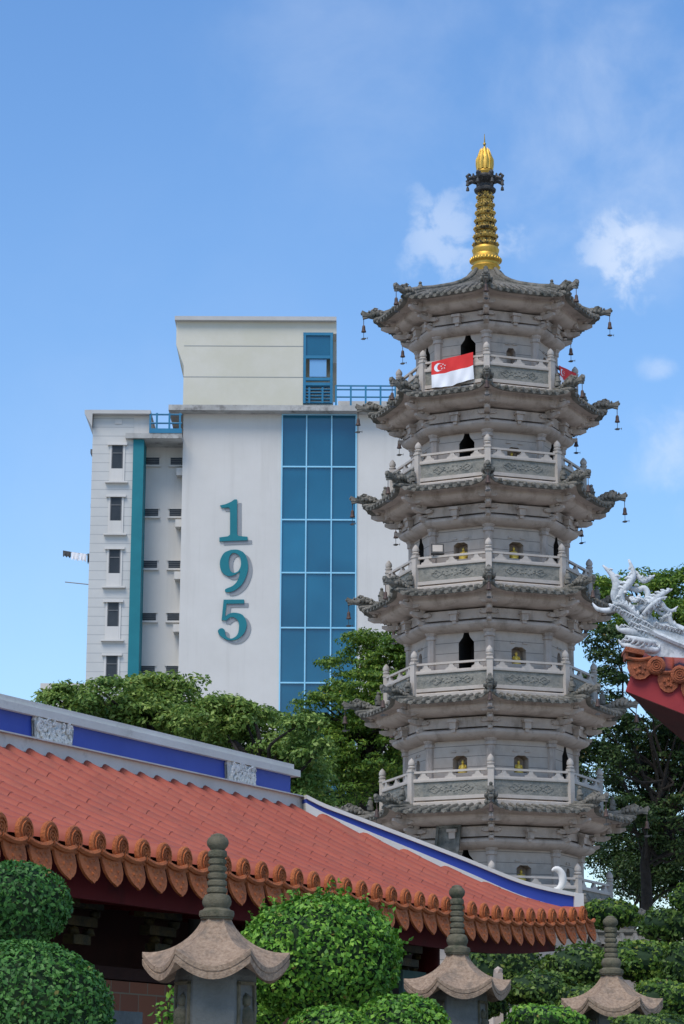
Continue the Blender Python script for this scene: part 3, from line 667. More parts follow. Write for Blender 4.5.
def numeral(outer, holes, name, mat, dx, dz, y0, y1, parent):
    def W(p, y): q = at(p[0], p[1], HY); return (q.x+dx, y, q.z+dz)
    bm = bmesh.new(); es = []
    for loop in [outer] + holes:
        L_ = []
        for p in loop:
            w = W(p, y0)
            if not L_ or (Vector(w)-L_[-1].co).length > 1e-3: L_.append(bm.verts.new(w))
        if (L_[0].co-L_[-1].co).length < 1e-3: bm.verts.remove(L_.pop())
        es += [bm.edges.new((L_[j], L_[(j+1) % len(L_)])) for j in range(len(L_))]
    bmesh.ops.triangle_fill(bm, edges=es, use_beauty=True)
    r_ = bmesh.ops.extrude_face_region(bm, geom=bm.faces[:])
    for v_ in [g for g in r_['geom'] if isinstance(g, bmesh.types.BMVert)]: v_.co.y = y1
    bm.verts.index_update(); mb = MB(); mb.add([v_.co.copy() for v_ in bm.verts], [tuple(v_.index for v_ in f.verts) for f in bm.faces]); bm.free()
    return mb.build(name, mat, parent)
KX = mpp(HY, 25)
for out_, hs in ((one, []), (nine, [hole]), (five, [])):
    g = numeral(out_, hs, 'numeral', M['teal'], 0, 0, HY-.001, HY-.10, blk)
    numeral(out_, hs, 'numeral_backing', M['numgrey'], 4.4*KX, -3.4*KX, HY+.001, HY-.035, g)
# left wing
wx0, wx1 = hx(93.8, 440), hx(134.5, 440); wz = hz(419)
WF = HY - .6
mb = MB(); slabbox(mb, wx0, wx1, WF, HY+10, 0, wz); slabbox(mb, wx1, hx(152, 430), WF, HY+2, hz(437), wz) if False else None
wg = mb.build('wing_wall', M['concg'], blk)
mb = MB(); slabbox(mb, wx1, bx0, HY+1.0, HY+10, 0, hz(441)); rw = mb.build('recessed_wall', M['conc'], blk)
mb = MB(); slabbox(mb, hx(86.5,417), hx(152,417), WF-.4, HY+10.3, wz, wz+.20)
x_ = hx(86.5,417); mb.add([(x_,WF-.4,wz),(wx0,WF-.4,wz),(wx0,WF-.4,wz-.75),(x_,HY+10,wz),(wx0,HY+10,wz),(wx0,HY+10,wz-.75)],[(0,2,1),(3,4,5),(0,3,5,2),(0,1,4,3)])
mb.build('wing_roof', M['slab2'], blk)
mb = MB(); slabbox(mb, wx1, hx(151.5,425), WF+.02, HY+3, hz(437.5), wz-.01); mb.build('stair_head_wall', M['conc'], blk)
mb = MB(); slabbox(mb, hx(127,440), bx0-.002, WF-.35, HY+3, hz(443), hz(438)); mb.build('balcony_slab', M['slab'], blk)
mb = MB(); slabbox(mb, wx1+.003, hx(143.8,500), WF-.12, HY+1.2, 0, hz(443.3)); mb.build('teal_pier', M['teal'], blk)
mb = MB(); zr0, zr1 = hz(438), hz(418)
for x in (hx(151.5,430), hx(158,430), hx(170.5,430), hx(181,430)): slabbox(mb, x-.05, x+.05, WF-.35, WF-.27, zr0, zr1)
for f in (.15, .5, .93): 
    mb.tube([(hx(151,430), WF-.31, zr0+(zr1-zr0)*f), (bx0-.01, WF-.31, zr0+(zr1-zr0)*f)], .05, 6)
slabbox(mb, hx(151,430), bx0-.01, WF-.38, WF-.26, zr0, zr0+.25)
mb.build('blue_railing', M['bluemetal'], blk)
mb = MB(); zr0, zr1 = hz(404), hz(387.5); X0, X1 = hx(336,396), hx(410,396)
for k in range(6): x = X0 + (X1-X0)*k/5; slabbox(mb, x-.05, x+.05, HY-.55, HY-.47, ZT+.30, zr1)
for f in (.45, .8, .98): mb.tube([(X0, HY-.51, ZT+.3+(zr1-ZT-.3)*f), (X1, HY-.51, ZT+.3+(zr1-ZT-.3)*f)], .045, 6)
mb.build('blue_railing', M['bluemetal'], blk)
SP = (hz(500.5)-hz(658.5))/3
ztop = hz(500.5)
for k in range(-1, 14):
    z = ztop - k*SP
    if z < 1.5: break
    x0, x1 = hx(111, 520), hx(122.5, 520)
    mb = MB(); slabbox(mb, x0-.22, x1+.22, WF-.16, WF-.004, z, z+.12); slabbox(mb, x0-.10, x0-.0, WF-.05, WF-.004, z-2.0, z); slabbox(mb, x1+.0, x1+.10, WF-.05, WF-.004, z-2.0, z)
    slabbox(mb, x0-.3, x1+.3, WF-.22, WF-.004, z-2.08, z-2.0); slabbox(mb, x0, x1, WF-.06, WF-.004, z-2.0, z-1.28)
    wn = mb.build('window', M['conc'], blk)
    mb = MB(); slabbox(mb, x0, x1, WF-.03, WF-.005, z-1.28, z); mb.build('pane', M['winglass'], wn)
    mb = MB(); slabbox(mb, x0, x0+.05, WF-.06, WF-.03, z-1.28, z); slabbox(mb, x1-.05, x1, WF-.06, WF-.03, z-1.28, z); slabbox(mb, x0+.05, x1-.05, WF-.058, WF-.031, z-.45, z-.40); mb.build('frame', M['winframe'], wn)
    for (u0, u1) in ((144.5, 158), (169.5, 181)):
        x0, x1 = hx(u0, 520, HY+1), min(hx(u1, 520, HY+1), bx0-.1); zz_ = z - .25
        mb = MB(); slabbox(mb, x0-.1, x1+.1, HY+.85, HY+.998, zz_-.52, zz_-.42); slabbox(mb, x0-.08, x1+.08, HY+.92, HY+.998, zz_, zz_+.07)
        wn = mb.build('window', M['conc'], blk)
        mb = MB(); slabbox(mb, x0, x1, HY+.95, HY+.999, zz_-.42, zz_); mb.build('pane', M['winglass'], wn)
        mb = MB()
        for q in (.25, .5, .75): slabbox(mb, x0, x1, HY+.93, HY+.95, zz_-.42*q-.012, zz_-.42*q+.012)
        mb.build('frame', M['winframe'], wn)
    mb = MB(); slabbox(mb, bx0-.35, bx0-.003, HY+.4, HY+.98, z-1.35, z-.95); mb.build('air_conditioner', M['conc'], blk)
mb = MB(); slabbox(mb, hx(116,425), hx(123,425), WF-.05, WF-.003, hz(427.5), hz(423)); mb.build('white_plate', M['conc'], blk)
for u, va, vb in ((90.8, 445, 449), (90, 569, 585), (87.5, 673, 690), (91, 500, 504), (89.5, 608, 612)):
    mb = MB(); slabbox(mb, hx(u-2.2,va), wx0-.003, HY+1.0, HY+1.8, hz(vb), hz(va)); mb.build('side_window', M['winframe'], blk)
# laundry poles sticking out at the far left, with clothes
for (u0, v0, u1, v1, lab) in ((63, 551, 92, 556, 'upper laundry pole with clothes sticking out of the left wing'), (65, 582, 91, 585, 'lower bare laundry pole sticking out of the left wing')):
    a, b_ = at(u0, v0, HY+1.5), at(u1+3, v1, HY+1.5)
    mb = MB(); mb.tube([a, b_], .03, 6); base = tuple(b_); o = mb.build('laundry_pole', M['greypaint'], None, base=base); o.location = base; tag(o, lab, 'laundry pole', 'laundry poles')
def cloth(u0, u1, va, vb, mat, lab):
    a, b_ = at(u0, va, HY+1.5), at(u1, va+ (u1-u0)*.17, HY+1.5); h = (vb-va)*KX; V = []; n = 8
    for s_ in (0, 1):
        for i in range(n+1):
            p = a.lerp(b_, i/n)
            for j in range(5): V.append((p.x, p.y-.03+.05*math.sin(i*1.7+j*.5)*j/4+s_*.02, p.z+.03-h*(j/4)*(1+.15*math.sin(i*2.1))))
    N_ = (n+1)*5; F = []
    for i in range(n):
        for j in range(4): q = i*5+j; F += [(q,q+1,q+6,q+5),(N_+q,N_+q+5,N_+q+6,N_+q+1)]
    mb = MB(); mb.add(V, F); base = tuple(a); o = mb.build('hung_clothing', mat, None, base=base, smooth=60); o.location = base; tag(o, lab, 'clothing', 'laundry on the upper pole')
cloth(63, 71, 551, 557, M['iron'], 'black garment at outer end of the upper laundry pole')
cloth(71.5, 79, 552.5, 560, M['flagwhite'], 'white garment in the middle of the upper laundry pole')
cloth(79.5, 86.5, 553.5, 561, M['paleglass'] if False else M['flagwhite'], 'pale garment nearest the wall on the upper laundry pole')
cloth(87.5, 90.5, 554, 564, M['iron'], 'dark garment touching the wall on the upper laundry pole')
# low white building far left
Yb = 145.0; a, b_ = at(41, 684, Yb), at(150, 684, Yb)
lb = empty('distant_building', ((a.x+b_.x)/2, Yb, 0), 'low white building top behind the left trees', 'building')
mb = MB(); slabbox(mb, a.x+.2, b_.x, Yb, Yb+8, 0, a.z-.35); mb.build('wall', M['conc'], lb)
mb = MB(); slabbox(mb, a.x, b_.x, Yb-.3, Yb+8.3, a.z-.35, a.z); mb.build('roof_slab', M['conc'], lb)
# ------------------------------------------------------------------ LONG HALL (left)
PHI = math.atan2((1500-CU), FPX/math.cos(TH)); S = .30
U3 = Vector((math.sin(PHI), math.cos(PHI), 0)); D3 = Vector((math.cos(PHI), -math.sin(PHI), 0)); Z3 = Vector((0,0,1))
dep0 = 55.97*S*math.cos(PHI)
E0 = at(16.4, 829, dep0)                           # centre of round cap number 0
H0 = E0.z
def emat(n): return E0 + U3*(S*n)
# eave height: fitted so that the caps follow the photographed line
def eave_z(n):
    t = max(0, (n-24)/11.0); return H0 + ETILT*n + .16*t**2.2
ETILT = 0.0
# calibrate the tilt so the cap at n=22 sits at row 903
z22 = at(434.2, 903, emat(22).y).z; ETILT = (z22-H0)/22*1.0
print('hall: H0', H0, 'z22', z22, 'tilt', ETILT)
NL = 35                                            # last cap (eave corner)
b_run, a_run = 2.40, 2.10
NR = NL - a_run/S
R_end = emat(NR) - D3*b_run
RZ = at(298, 806.5, R_end.y).z                      # ridge foot height at the far end
R0z = at(10, 743, (emat(0)-D3*b_run).y) 
def ridge_n_at_u(u):                               # which n along the ridge projects to column u
    lo, hi = -30, 40
    for _ in range(40):
        mid = (lo+hi)/2; p = emat(mid)-D3*b_run; uu = CU + FPX*( (_M3.transposed() @ (p+Vector((0,0,RZ-EYE)) - Vector((0,0,p.z)) )).x / -(_M3.transposed() @ (p+Vector((0,0,RZ-EYE)) - Vector((0,0,p.z)) )).z)
        if uu < u: lo = mid
        else: hi = mid
    return lo
n40 = ridge_n_at_u(60); zr60 = at(60, 753.5, (emat(n40)-D3*b_run).y).z
zr60 -= .085; RT = (RZ - zr60)/(NR-n40)
def ridge_z(n): return RZ + RT*(n-NR)
print('ridge', RZ, zr60, n40, NR)
N0 = -34
def prof_f(g): return g**1.0*(.86+.14*g)           # 0 at eave,1 at ridge, concave
hpx = [(302,808),(320,818),(350,831),(400,852),(460,877),(520,903),(574,918)]
def hip_plan(t): return R_end.lerp(emat(NL+.9), t)
def col_of(p): q = _M3.transposed() @ (p - Vector((0,0,EYE))); return CU + FPX*q.x/(-q.z)
HN, HZ, HP = [], [], []
for (u, v) in hpx:
    zz0 = at(u, v, 24).z
    bt_ = min(range(401), key=lambda j: abs(col_of(Vector((*hip_plan(j/400.).xy, zz0))) - u))/400.
    p = hip_plan(bt_); z = at(u, v, p.y).z; HN.append(NR + bt_*(NL+.9-NR)); HZ.append(z); HP.append(Vector((p.x, p.y, z)))
print('HIP', HN, HZ)
RZ = HZ[0]+.06
def surfp(n, g, gmax=1.0):                         # g = 0 eave .. 1 ridge line distance
    ze = eave_z(n)-.02
    if n <= NR: z = ze + (ridge_z(n)-ze)*prof_f(g)
    else:
        gm = hipmax(n); zt_ = float(np.interp(n, HN, HZ)); z = ze + (max(zt_, ze+.01)-.02-ze)*prof_f(min(1, g/gm))
    return emat(n) * 1.0 + D3*(-b_run*g) + Vector((0,0,z - emat(n).z))
def hipmax(n): return 1.0 if n <= NR else max(0.02, 1-(n-NR)/(NL+.9-NR))
hall = empty('temple_hall', tuple(emat(10)-D3*b_run - Z3*(emat(10).z)), 'long temple hall with red tiled roof and blue banded white ridge', 'temple hall')
mb = MB(); mpn = MB(); NS = 14
for n in range(N0, NL+1):
    gm = hipmax(n); ns = max(3, int(NS*gm)); 
    # covering tile row: overlapping barrels
    V = []; F = []; ks = max(1, int(9*gm)); rows_ = []; rj = random.Random(n*7+1)
    for k in range(ks):
        g0, g1 = gm*k/ks, gm*(k+1)/ks; dx = rj.uniform(-.005,.005); rows_ += [(g0, .084, dx), (g0+(g1-g0)*.12, .083, dx), (g1-.0005, .0805, dx)]
    for ii, (g, r_, dx) in enumerate(rows_):
        p = surfp(n, g) + U3*dx
        if ii == 0: p = p + D3*.05
        for j in range(9):
            a = PI*j/8; V.append(p + U3*math.cos(a)*r_*.92 + Z3*(math.sin(a)*r_*1.22-.012))
    F = [(k*9+j, k*9+j+1, k*9+10+j, k*9+9+j) for k in range(len(rows_)-1) for j in range(8)]; mb.add(V, F)
    # pan course between the rows, with tile steps
    gm2 = hipmax(n+.5); segs = int(14*gm2)+2
    for k in range(segs):
        g0, g1 = gm2*k/segs, gm2*(k+1)/segs
        V = []
        for (g, dz) in ((g0, .008), (g1, 0)):
            for j in range(5):
                w = (j-2)/2; V.append(surfp(n+.5, g) + U3*(.10*w) + Z3*(dz + .02*w*w - .022))
        mpn.add(V, [(j, j+1, 6+j, 5+j) for j in range(4)])
# under sheet
V = []; F = []; ncol = list(range(N0, NL+2))
for n in ncol:
    gm = hipmax(n)
    for k in range(9): V.append(surfp(n, gm*k/8) - Z3*.05)
for i in range(len(ncol)-1):
    for k in range(8): q = i*9+k; F.append((q, q+1, q+10, q+9))
mb.add(V, F)
# the far slope beyond the ridge and the hipped end
V = []; F = []
for n in ncol:
    for k in range(5):
        g = k/4; gm = 1.0; p = surfp(min(n, NR), 1-g); q = emat(n) - D3*(b_run*(1+g)) ; q.z = p.z - .03
        if n > NR: q = (emat(n) - D3*(b_run*(1+g*1.0))); q.z = surfp(NR, 1-g).z - .03 if n <= NR else 0
        V.append(q)
m2 = [n for n in ncol if n <= NR]
V = V[:len(m2)*5]
for i in range(len(m2)-1):
    for k in range(4): q = i*5+k; F.append((q, q+1, q+6, q+5))
mb.add(V, F)
c0 = surfp(NL+.9, 0); c1 = emat(NL+.9) - D3*(2*b_run); c1.z = c0.z; rr0 = surfp(NR, 1.0)
mb.add([c0, c1, rr0], [(0,1,2)])
tr_ = mb.build('tiled_roof', M['roofred'], hall, smooth=35); mpn.build('pan_tiles', M['pan'], tr_, smooth=35)
# eave tiles: round caps and hanging drip tiles
mb = MB(); mc = MB()
for n in range(N0, NL+1):
    p = surfp(n, 0) + Z3*.005; q = p + D3*.065
    mb.tube([q-D3*.02, q], [.093,.095], 14, side=U3)
    mb.tube([q, q+D3*.010], [.095,.085], 14, side=U3); 
    for j in range(3):                             # raised scroll on the disc
        r_ = (.062,.038,.016)[j]; ring = [q + D3*.016 + U3*math.cos(2*PI*k/10)*r_ + Z3*math.sin(2*PI*k/10)*r_ for k in range(11)]
        mb.tube(ring, .0065, 4, cap=False)
    p = surfp(n+.5, 0) - Z3*.015
    # drip tile: curled lip and a pointed apron
    lip = [p + U3*(.135*w) + Z3*(.028*w*w - .055) + D3*(.075+.012*(1-w*w)) for w in (-1,-.6,-.2,.2,.6,1)]
    mb.tube(lip, .022, 6)
    dn = Vector(D3)*.28 - Z3*1.0; dn.normalize()
    poly = [(-.122,0),(.122,0),(.126,-.05),(.118,-.105),(.09,-.150),(.05,-.180),(.02,-.192),(0,-.205),(-.02,-.192),(-.05,-.180),(-.09,-.150),(-.118,-.105),(-.126,-.05)]
    O = p + D3*.055 - Z3*.05
    mb.prism(poly, O, U3, -dn, D3, .02)
    for (aa, bb) in ((0,-.06),(-.05,-.10),(.05,-.10),(0,-.14),(-.06,-.05),(.06,-.05)):
        mb.ball(O + U3*aa*.9 - dn*bb*1.0 + D3*.019, (.014,.008,.014), 1)
et = mb.build('eave_tiles', M['terracotta'], tr_, smooth=40)
# fascia board + soffit + rafters
mb = MB()
def strip(mb, n0, n1, f0, f1, thick, dirn, steps=24):
    V = []; 
    for i in range(steps+1):
        n = n0+(n1-n0)*i/steps; a, b_ = f0(n), f1(n)
        V += [a, b_, b_+dirn*thick, a+dirn*thick]
    F = []
    for i in range(steps):
        q = i*4; F += [(q,q+4,q+5,q+1),(q+1,q+5,q+6,q+2),(q+2,q+6,q+7,q+3),(q+3,q+7,q+4,q)]
    F += [(0,1,2,3), (steps*4+3,steps*4+2,steps*4+1,steps*4)]
    mb.add(V, F)
fb = lambda n: surfp(n, 0) - D3*.13 - Z3*.06
strip(mb, N0, NL-1.0, lambda n: fb(n), lambda n: fb(n)-Z3*.27, .05, -D3)
mb.build('fascia_board', M['redpaint'], hall)
mb = MB(); strip(mb, N0, NL-1.0, lambda n: fb(n)-D3*.06-Z3*.06, lambda n: fb(n)-D3*1.6+Z3*.12, .03, -Z3); mb.build('soffit', M['redpaint'], hall)
mb = MB()
for n in range(N0, NL, 3):
    a = fb(n)-D3*.06-Z3*.18; mb.beam(a, a-D3*1.35+Z3*.10, .09, .12)
mb.build('rafter', M['redpaint'], hall)
# ridge
rid = lambda n, dz: emat(n) - D3*b_run + Z3*(ridge_z(n) - emat(n).z + dz)
k_ = mpp(R_end.y, RZ)
hW, hB, hC = 12.5*k_-.07, 21*k_, 12*k_
def band(mb, n0, n1, z0, z1, w):
    P = []
    for n in (n0, n1):
        for sgn in (-1, 1):
            for z in (z0, z1): P.append(rid(n, z) + D3*(w/2*sgn))
    mb.add(P, [(0,1,3,2),(4,6,7,5),(0,4,5,1),(2,3,7,6),(1,5,7,3),(0,2,6,4)])
mb = MB(); band(mb, N0, NR+.9, -.07, hW*.78, .46); band(mb, N0, NR+.95, hW*.78, hW, .54)
rg = mb.build('ridge', M['cream'], hall)
mb = MB(); band(mb, N0, NR+.78, hW, hW+hB, .20); mb.build('blue_band', M['blue'], rg)
mb = MB(); band(mb, N0, NR+1.2, hW+hB, hW+hB+hC*.55, .30); band(mb, N0, NR+.9, hW+hB+hC*.55, hW+hB+hC, .24); mb.build('ridge_cap', M['cream'], rg)
def relief(u_c):
    # cut-out cloud panel modelled in relief on the blue band
    n_c = ridge_n_at_u(u_c); c = rid(n_c, hW + hB/2) + D3*.105; w, h = .32*1.15, hB*.96; m_ = MB()
    m_.prism([(-.8*w,-.5*h),(.8*w,-.5*h),(.8*w,-.35*h),(.68*w,-.3*h),(.7*w,.28*h),(.85*w,.35*h),(.8*w,.5*h),(-.8*w,.5*h),(-.85*w,.35*h),(-.68*w,.28*h),(-.7*w,-.3*h),(-.8*w,-.35*h)], c, U3, Z3, D3, .025)
    rr = random.Random(int(u_c))
    for _ in range(60):
        x, z = rr.uniform(-.68,.68)*w, rr.uniform(-.42,.42)*h; r0 = rr.uniform(.014,.034)
        pts = [c + U3*(x+r0*math.cos(a)) + Z3*(z+r0*math.sin(a)*1.1) + D3*.035 for a in [j*.9+_ for j in range(5)]]
        m_.tube(pts, .014, 5)
    m_.build('relief_panel', M['relief'], rg, smooth=50)
relief(40); relief(229.5); relief(-210)
# descending hip ridge with its blue band
def hipp(t):
    g = 1-t*.955; n = NR + (1-g)*(NL+.9-NR)
    return surfp(n, g)
HPd = [Vector(q) for q in opn([tuple(p) for p in HP], 5)]
hd = (HPd[-1]-HPd[0]); hs_ = Vector((hd.y, -hd.x, 0)).normalized()
if hs_.dot(D3) < 0: hs_ = -hs_
def hband(mb, z0f, z1f, w, i1=None):
    V = []; m_ = len(HPd)
    for i, p in enumerate(HPd):
        t = i/(m_-1)
        for sgn in (-1, 1):
            for zf in (z0f, z1f): V.append(p + hs_*(w/2*sgn) + Z3*zf(t))
    F = []
    for i in range(m_-1):
        q = i*4; F += [(q,q+1,q+5,q+4),(q+2,q+6,q+7,q+3),(q+1,q+3,q+7,q+5),(q,q+4,q+6,q+2)]
    F += [(0,2,3,1), (m_*4-4, m_*4-3, m_*4-1, m_*4-2)]
    mb.add(V, F)
wl = lambda t: (4+2.5*t)*k_; bl_ = lambda t: wl(t) + (4+10*t**1.4)*k_; cp = lambda t: bl_(t) + 4*k_
mb = MB(); hband(mb, lambda t: -.10, wl, .22); hr = mb.build('hip_ridge', M['cream'], hall)
mb = MB(); hband(mb, wl, bl_, .20); mb.build('blue_band', M['blue'], hr)
mb = MB(); hband(mb, bl_, cp, .25); mb.build('ridge_cap', M['cream'], hr)
mb = MB(); e = HPd[-1]; dd = hd.normalized(); dd.z = 0; mb.beam(e+dd*.0-Z3*.20, e+dd*.0+Z3*cp(1), .26, .10, up=dd); mb.build('end_block', M['cream'], hr)
# crescent ornament
p = HPd[-3] + Z3*cp(.9); e_ = Vector(dd).normalized(); m_ = MB()
cc = at(556, 879, p.y); R1 = 7.5*mpp(p.y, p.z)
arc = [cc + e_*(R1*math.cos(a)) + Z3*(R1*1.35*math.sin(a)) for a in [R_(125)-R_(235)*j/14 for j in range(15)]]
m_.tube(arc, [.010+.032*math.sin(PI*j/14)**.8 for j in range(15)], 8)
m_.tube([arc[-1], arc[-1]-Z3*.03, Vector((arc[-1].x, arc[-1].y, p.z))], [.03,.05,.06], 8)
m_.build('crescent_ornament', M['cream'], hr, smooth=60)
# end gable tile edge from hip foot down
# walls, pillars, brackets below the eave
WI = 1.15                                           # wall set back from eave
wp = lambda n: emat(n) - D3*WI
wtop = 3.2
g_ = Vector((0,0,0))
def wallstrip(mb, n0, n1, z0, z1, inset, th):
    a = emat(n0)-D3*inset; b_ = emat(n1)-D3*inset; P = []
    for q in (a, b_):
        for z in (z0, z1): P += [Vector((q.x,q.y,z)), Vector((q.x,q.y,z)) - D3*th]
    mb.add(P, [(0,1,3,2),(4,6,7,5),(0,2,6,4),(1,5,7,3),(2,3,7,6),(0,4,5,1)])
bz = at(120, 966, (emat(3)-D3*WI).y).z
print('brick top', bz)
nt = M['walltile'].node_tree; bt = [n for n in nt.nodes if n.type == 'TEX_BRICK'][0]
ge = nd(nt, 'ShaderNodeNewGeometry'); dt = nd(nt, 'ShaderNodeVectorMath', operation='DOT_PRODUCT'); nt.links.new(ge.outputs['Position'], dt.inputs[0]); dt.inputs[1].default_value = tuple(U3)
sp = nd(nt, 'ShaderNodeSeparateXYZ'); nt.links.new(ge.outputs['Position'], sp.inputs[0]); cb_ = nd(nt, 'ShaderNodeCombineXYZ'); nt.links.new(dt.outputs['Value'], cb_.inputs[0]); nt.links.new(sp.outputs[2], cb_.inputs[1]); nt.links.new(cb_.outputs[0], bt.inputs['Vector'])
mb = MB(); wallstrip(mb, N0, NL+.6, 0, bz, WI, .25); tw = mb.build('tiled_wall', M['walltile'], hall)
mb = MB(); wallstrip(mb, N0, NL-3, bz+.01, bz+.10, WI-.01, .3); wallstrip(mb, N0, NL+.6, bz+.0, H0+.3, WI+.5, .2); mb.build('frieze', M['darkwood'], hall)
for n in (6.2, 15.5, 24.5, 31):
    mb = MB(); p = emat(n)-D3*(WI-.02); mb.lathe([(.19,0),(.19,.1),(.13,.16),(.125,bz+.1),(.125,H0-.1)], 14, c=(p.x,p.y,0)); mb.build('pillar', M['greystone'] if n < 30 else M['redpaint'], hall, smooth=40)
for n in (2.5, 8, 12, 18, 21.5, 25.5, 28):                # carved bracket clusters, partly gilt
    p = emat(n)-D3*(WI-.18); m_ = MB(); z0 = bz+.25
    for k in range(4):
        m_.beam(Vector((p.x,p.y,z0+k*.13))-U3*(.12+.09*k), Vector((p.x,p.y,z0+k*.13))+U3*(.12+.09*k), .09, .07)
        for sg in (-1, 1): m_.ball(Vector((p.x,p.y,z0+k*.13+.06))+U3*(sg*(.10+.09*k))+D3*.03, (.05,.05,.04), 1, .4)
    m_.build('carved_bracket', M['bracket'], hall, smooth=50)
for n in (24.5, 28, 31, 33.5):                           # hanging teal panels seen under the far eave
    p = emat(n)-D3*(WI-.25); m_ = MB(); m_.beam(Vector((p.x,p.y,H0-.62))-U3*.28, Vector((p.x,p.y,H0-.62))+U3*.28, .04, .30); q = m_.build('painted_panel', M['tealdark'], hall)
    m_ = MB(); m_.beam(Vector((p.x,p.y,H0-.80))-U3*.30, Vector((p.x,p.y,H0-.80))+U3*.30, .06, .06); m_.build('gilt_edge', M['goldold'], q)
mb = MB(); p = at(118, 1015, (emat(3)-D3*(WI-.01)).y); a = Vector((p.x,p.y,0)); P = []
mb.beam(Vector((p.x,p.y,1.4))-U3*.28, Vector((p.x,p.y,1.4))+U3*.28, .06, at(118,1011,p.y).z*2-2.8); mb.build('grey_wall_panel', M['greystone'], hall)
# ------------------------------------------------------------------ RIGHT HALL CORNER
RY = 25.0; kr = mpp(RY, 6)
rh = empty('temple_roof', (at(640,700,RY).x+2.5, RY+1.5, 0), 'upturned roof corner of right hand temple hall with orange eave tiles', 'temple hall')
C0 = at(627, 655, RY)                                # eave corner
EX = Vector((math.cos(R_(8)), -math.sin(R_(8)), 0)); EN = Vector((EX.y, -EX.x, 0))   # EN points to the camera
EN = -EN if EN.y > 0 else EN
def ez_(x): return C0.z - .02 - .62*(1-math.exp(-x*1.05))
def rp(x, back=0, up=0): return Vector((C0.x, C0.y, 0)) + EX*x - EN*back + Z3*(ez_(x)+up)
mb = MB(); xs = [i*.22+.08 for i in range(30)]
V = []; F = []
for x in xs:
    for j in range(8):
        f = j/7; V.append(rp(x + 0*f, back=3.2*f*min(1,(x+.25)/2.5+.15), up=.05 + 1.3*f*f*min(1,(x+.2)/2.5)+.12*f))
for i in range(len(xs)-1):
    for j in range(7): q = i*8+j; F.append((q,q+1,q+9,q+8))
mb.add(V, F)
for i in range(26):
    x = .30+.235*i
    L_ = min(1,(x+.25)/2.5+.15); mb.tube([rp(x, back=3.2*f*L_, up=.10+1.3*f*f*min(1,(x+.2)/2.5)+.12*f) for f in (0,.15,.3,.5,.7,.9)], .075, 8)
t1 = mb.build('tiled_roof', M['roofred'], rh, smooth=40)
mb = MB()
for i in range(26):
    x = .30+.235*i; q = rp(x, up=.06); 
    mb.tube([q+EN*-.1, q+EN*.06], [.088,.095], 16, side=EX); mb.tube([q+EN*.06, q+EN*.075], [.095,.08], 16, side=EX)
    for r_ in (.064,.04,.018): mb.tube([q+EN*.078+EX*math.cos(2*PI*k/12)*r_+Z3*math.sin(2*PI*k/12)*r_ for k in range(13)], .008, 4, cap=False)
    x -= .117 if i else .15
    q = rp(x+(.0 if i else -.02), up=.01); sc = .85 if i else 1.0
    mb.prism([(-.125*sc,.02),(.125*sc,.02),(.13*sc,-.05),(.105*sc,-.12),(.05*sc,-.165),(0,-.175),(-.05*sc,-.165),(-.105*sc,-.12),(-.13*sc,-.05)], q+EN*.01, EX, Z3, EN, .025)
    mb.tube([q+EX*(.12*w*sc)+Z3*(.03+.02*w*w)+EN*.045 for w in (-1,-.5,0,.5,1)], .02, 6)
    for (aa, bb) in ((0,-.04),(-.05,-.06),(.05,-.06),(0,-.10),(-.03,-.11),(.03,-.11)): mb.ball(q+EX*aa*sc+Z3*bb+EN*.04, .016, 1)
# folded tile at the very corner
q = rp(.06, up=.09); mb.box(q-EN*.10, (.20,.34,.05), Matrix.Rotation(R_(12),3,'Y')); mb.box(q-EX*.075-EN*.05-Z3*.04, (.03,.2,.08))
mb.build('eave_tiles', M['terracotta_dark'], t1, smooth=40)
# fascia and soffit
mb = MB(); 
fa = [at(625.5,691,RY+.05), at(632,672,RY+.05), at(646,665,RY), at(664,672,RY-.05), at(700,692,RY-.1), at(760,725,RY-.3), at(760,760,RY-.3), at(700,721,RY-.1), at(684,714,RY-.1)]
P = fa; O = [p - EN*.06 for p in fa]; n = len(P)
bm = bmesh.new(); f_ = bm.faces.new([bm.verts.new(p) for p in P]); bmesh.ops.triangulate(bm, faces=[f_]); bm.verts.index_update(); T = [tuple(v.index for v in ff.verts) for ff in bm.faces]; bm.free()
mb.add(P+O, T + [tuple(i+n for i in t) for t in T] + [(i,(i+1)%n,n+(i+1)%n,n+i) for i in range(n)])
mb.build('fascia_board', M['redbright'], rh)
mb = MB(); mb.add([at(626,692,RY+.08), at(684,714.5,RY), at(760,760,RY-.2), at(760,800,RY+3.5), at(690,748,RY+2.2), at(684,742,RY+2.2)], [(0,1,2,3,4,5)]) ; mb.add([p + Z3*.05 for p in [at(626,692,RY+.08), at(684,714.5,RY), at(760,760,RY-.2), at(760,800,RY+3.5), at(690,748,RY+2.2), at(684,742,RY+2.2)]], [(0,1,2,3,4,5)])
mb.build('soffit', M['redpaint'], rh)
mb = MB(); p = rp(4.6, back=2.2); mb.lathe([(.22,0),(.22,.12),(.16,.2),(.15,p.z-1.0)], 14, c=(p.x,p.y,0)); mb.build('pillar', M['redpaint'], rh, smooth=40)
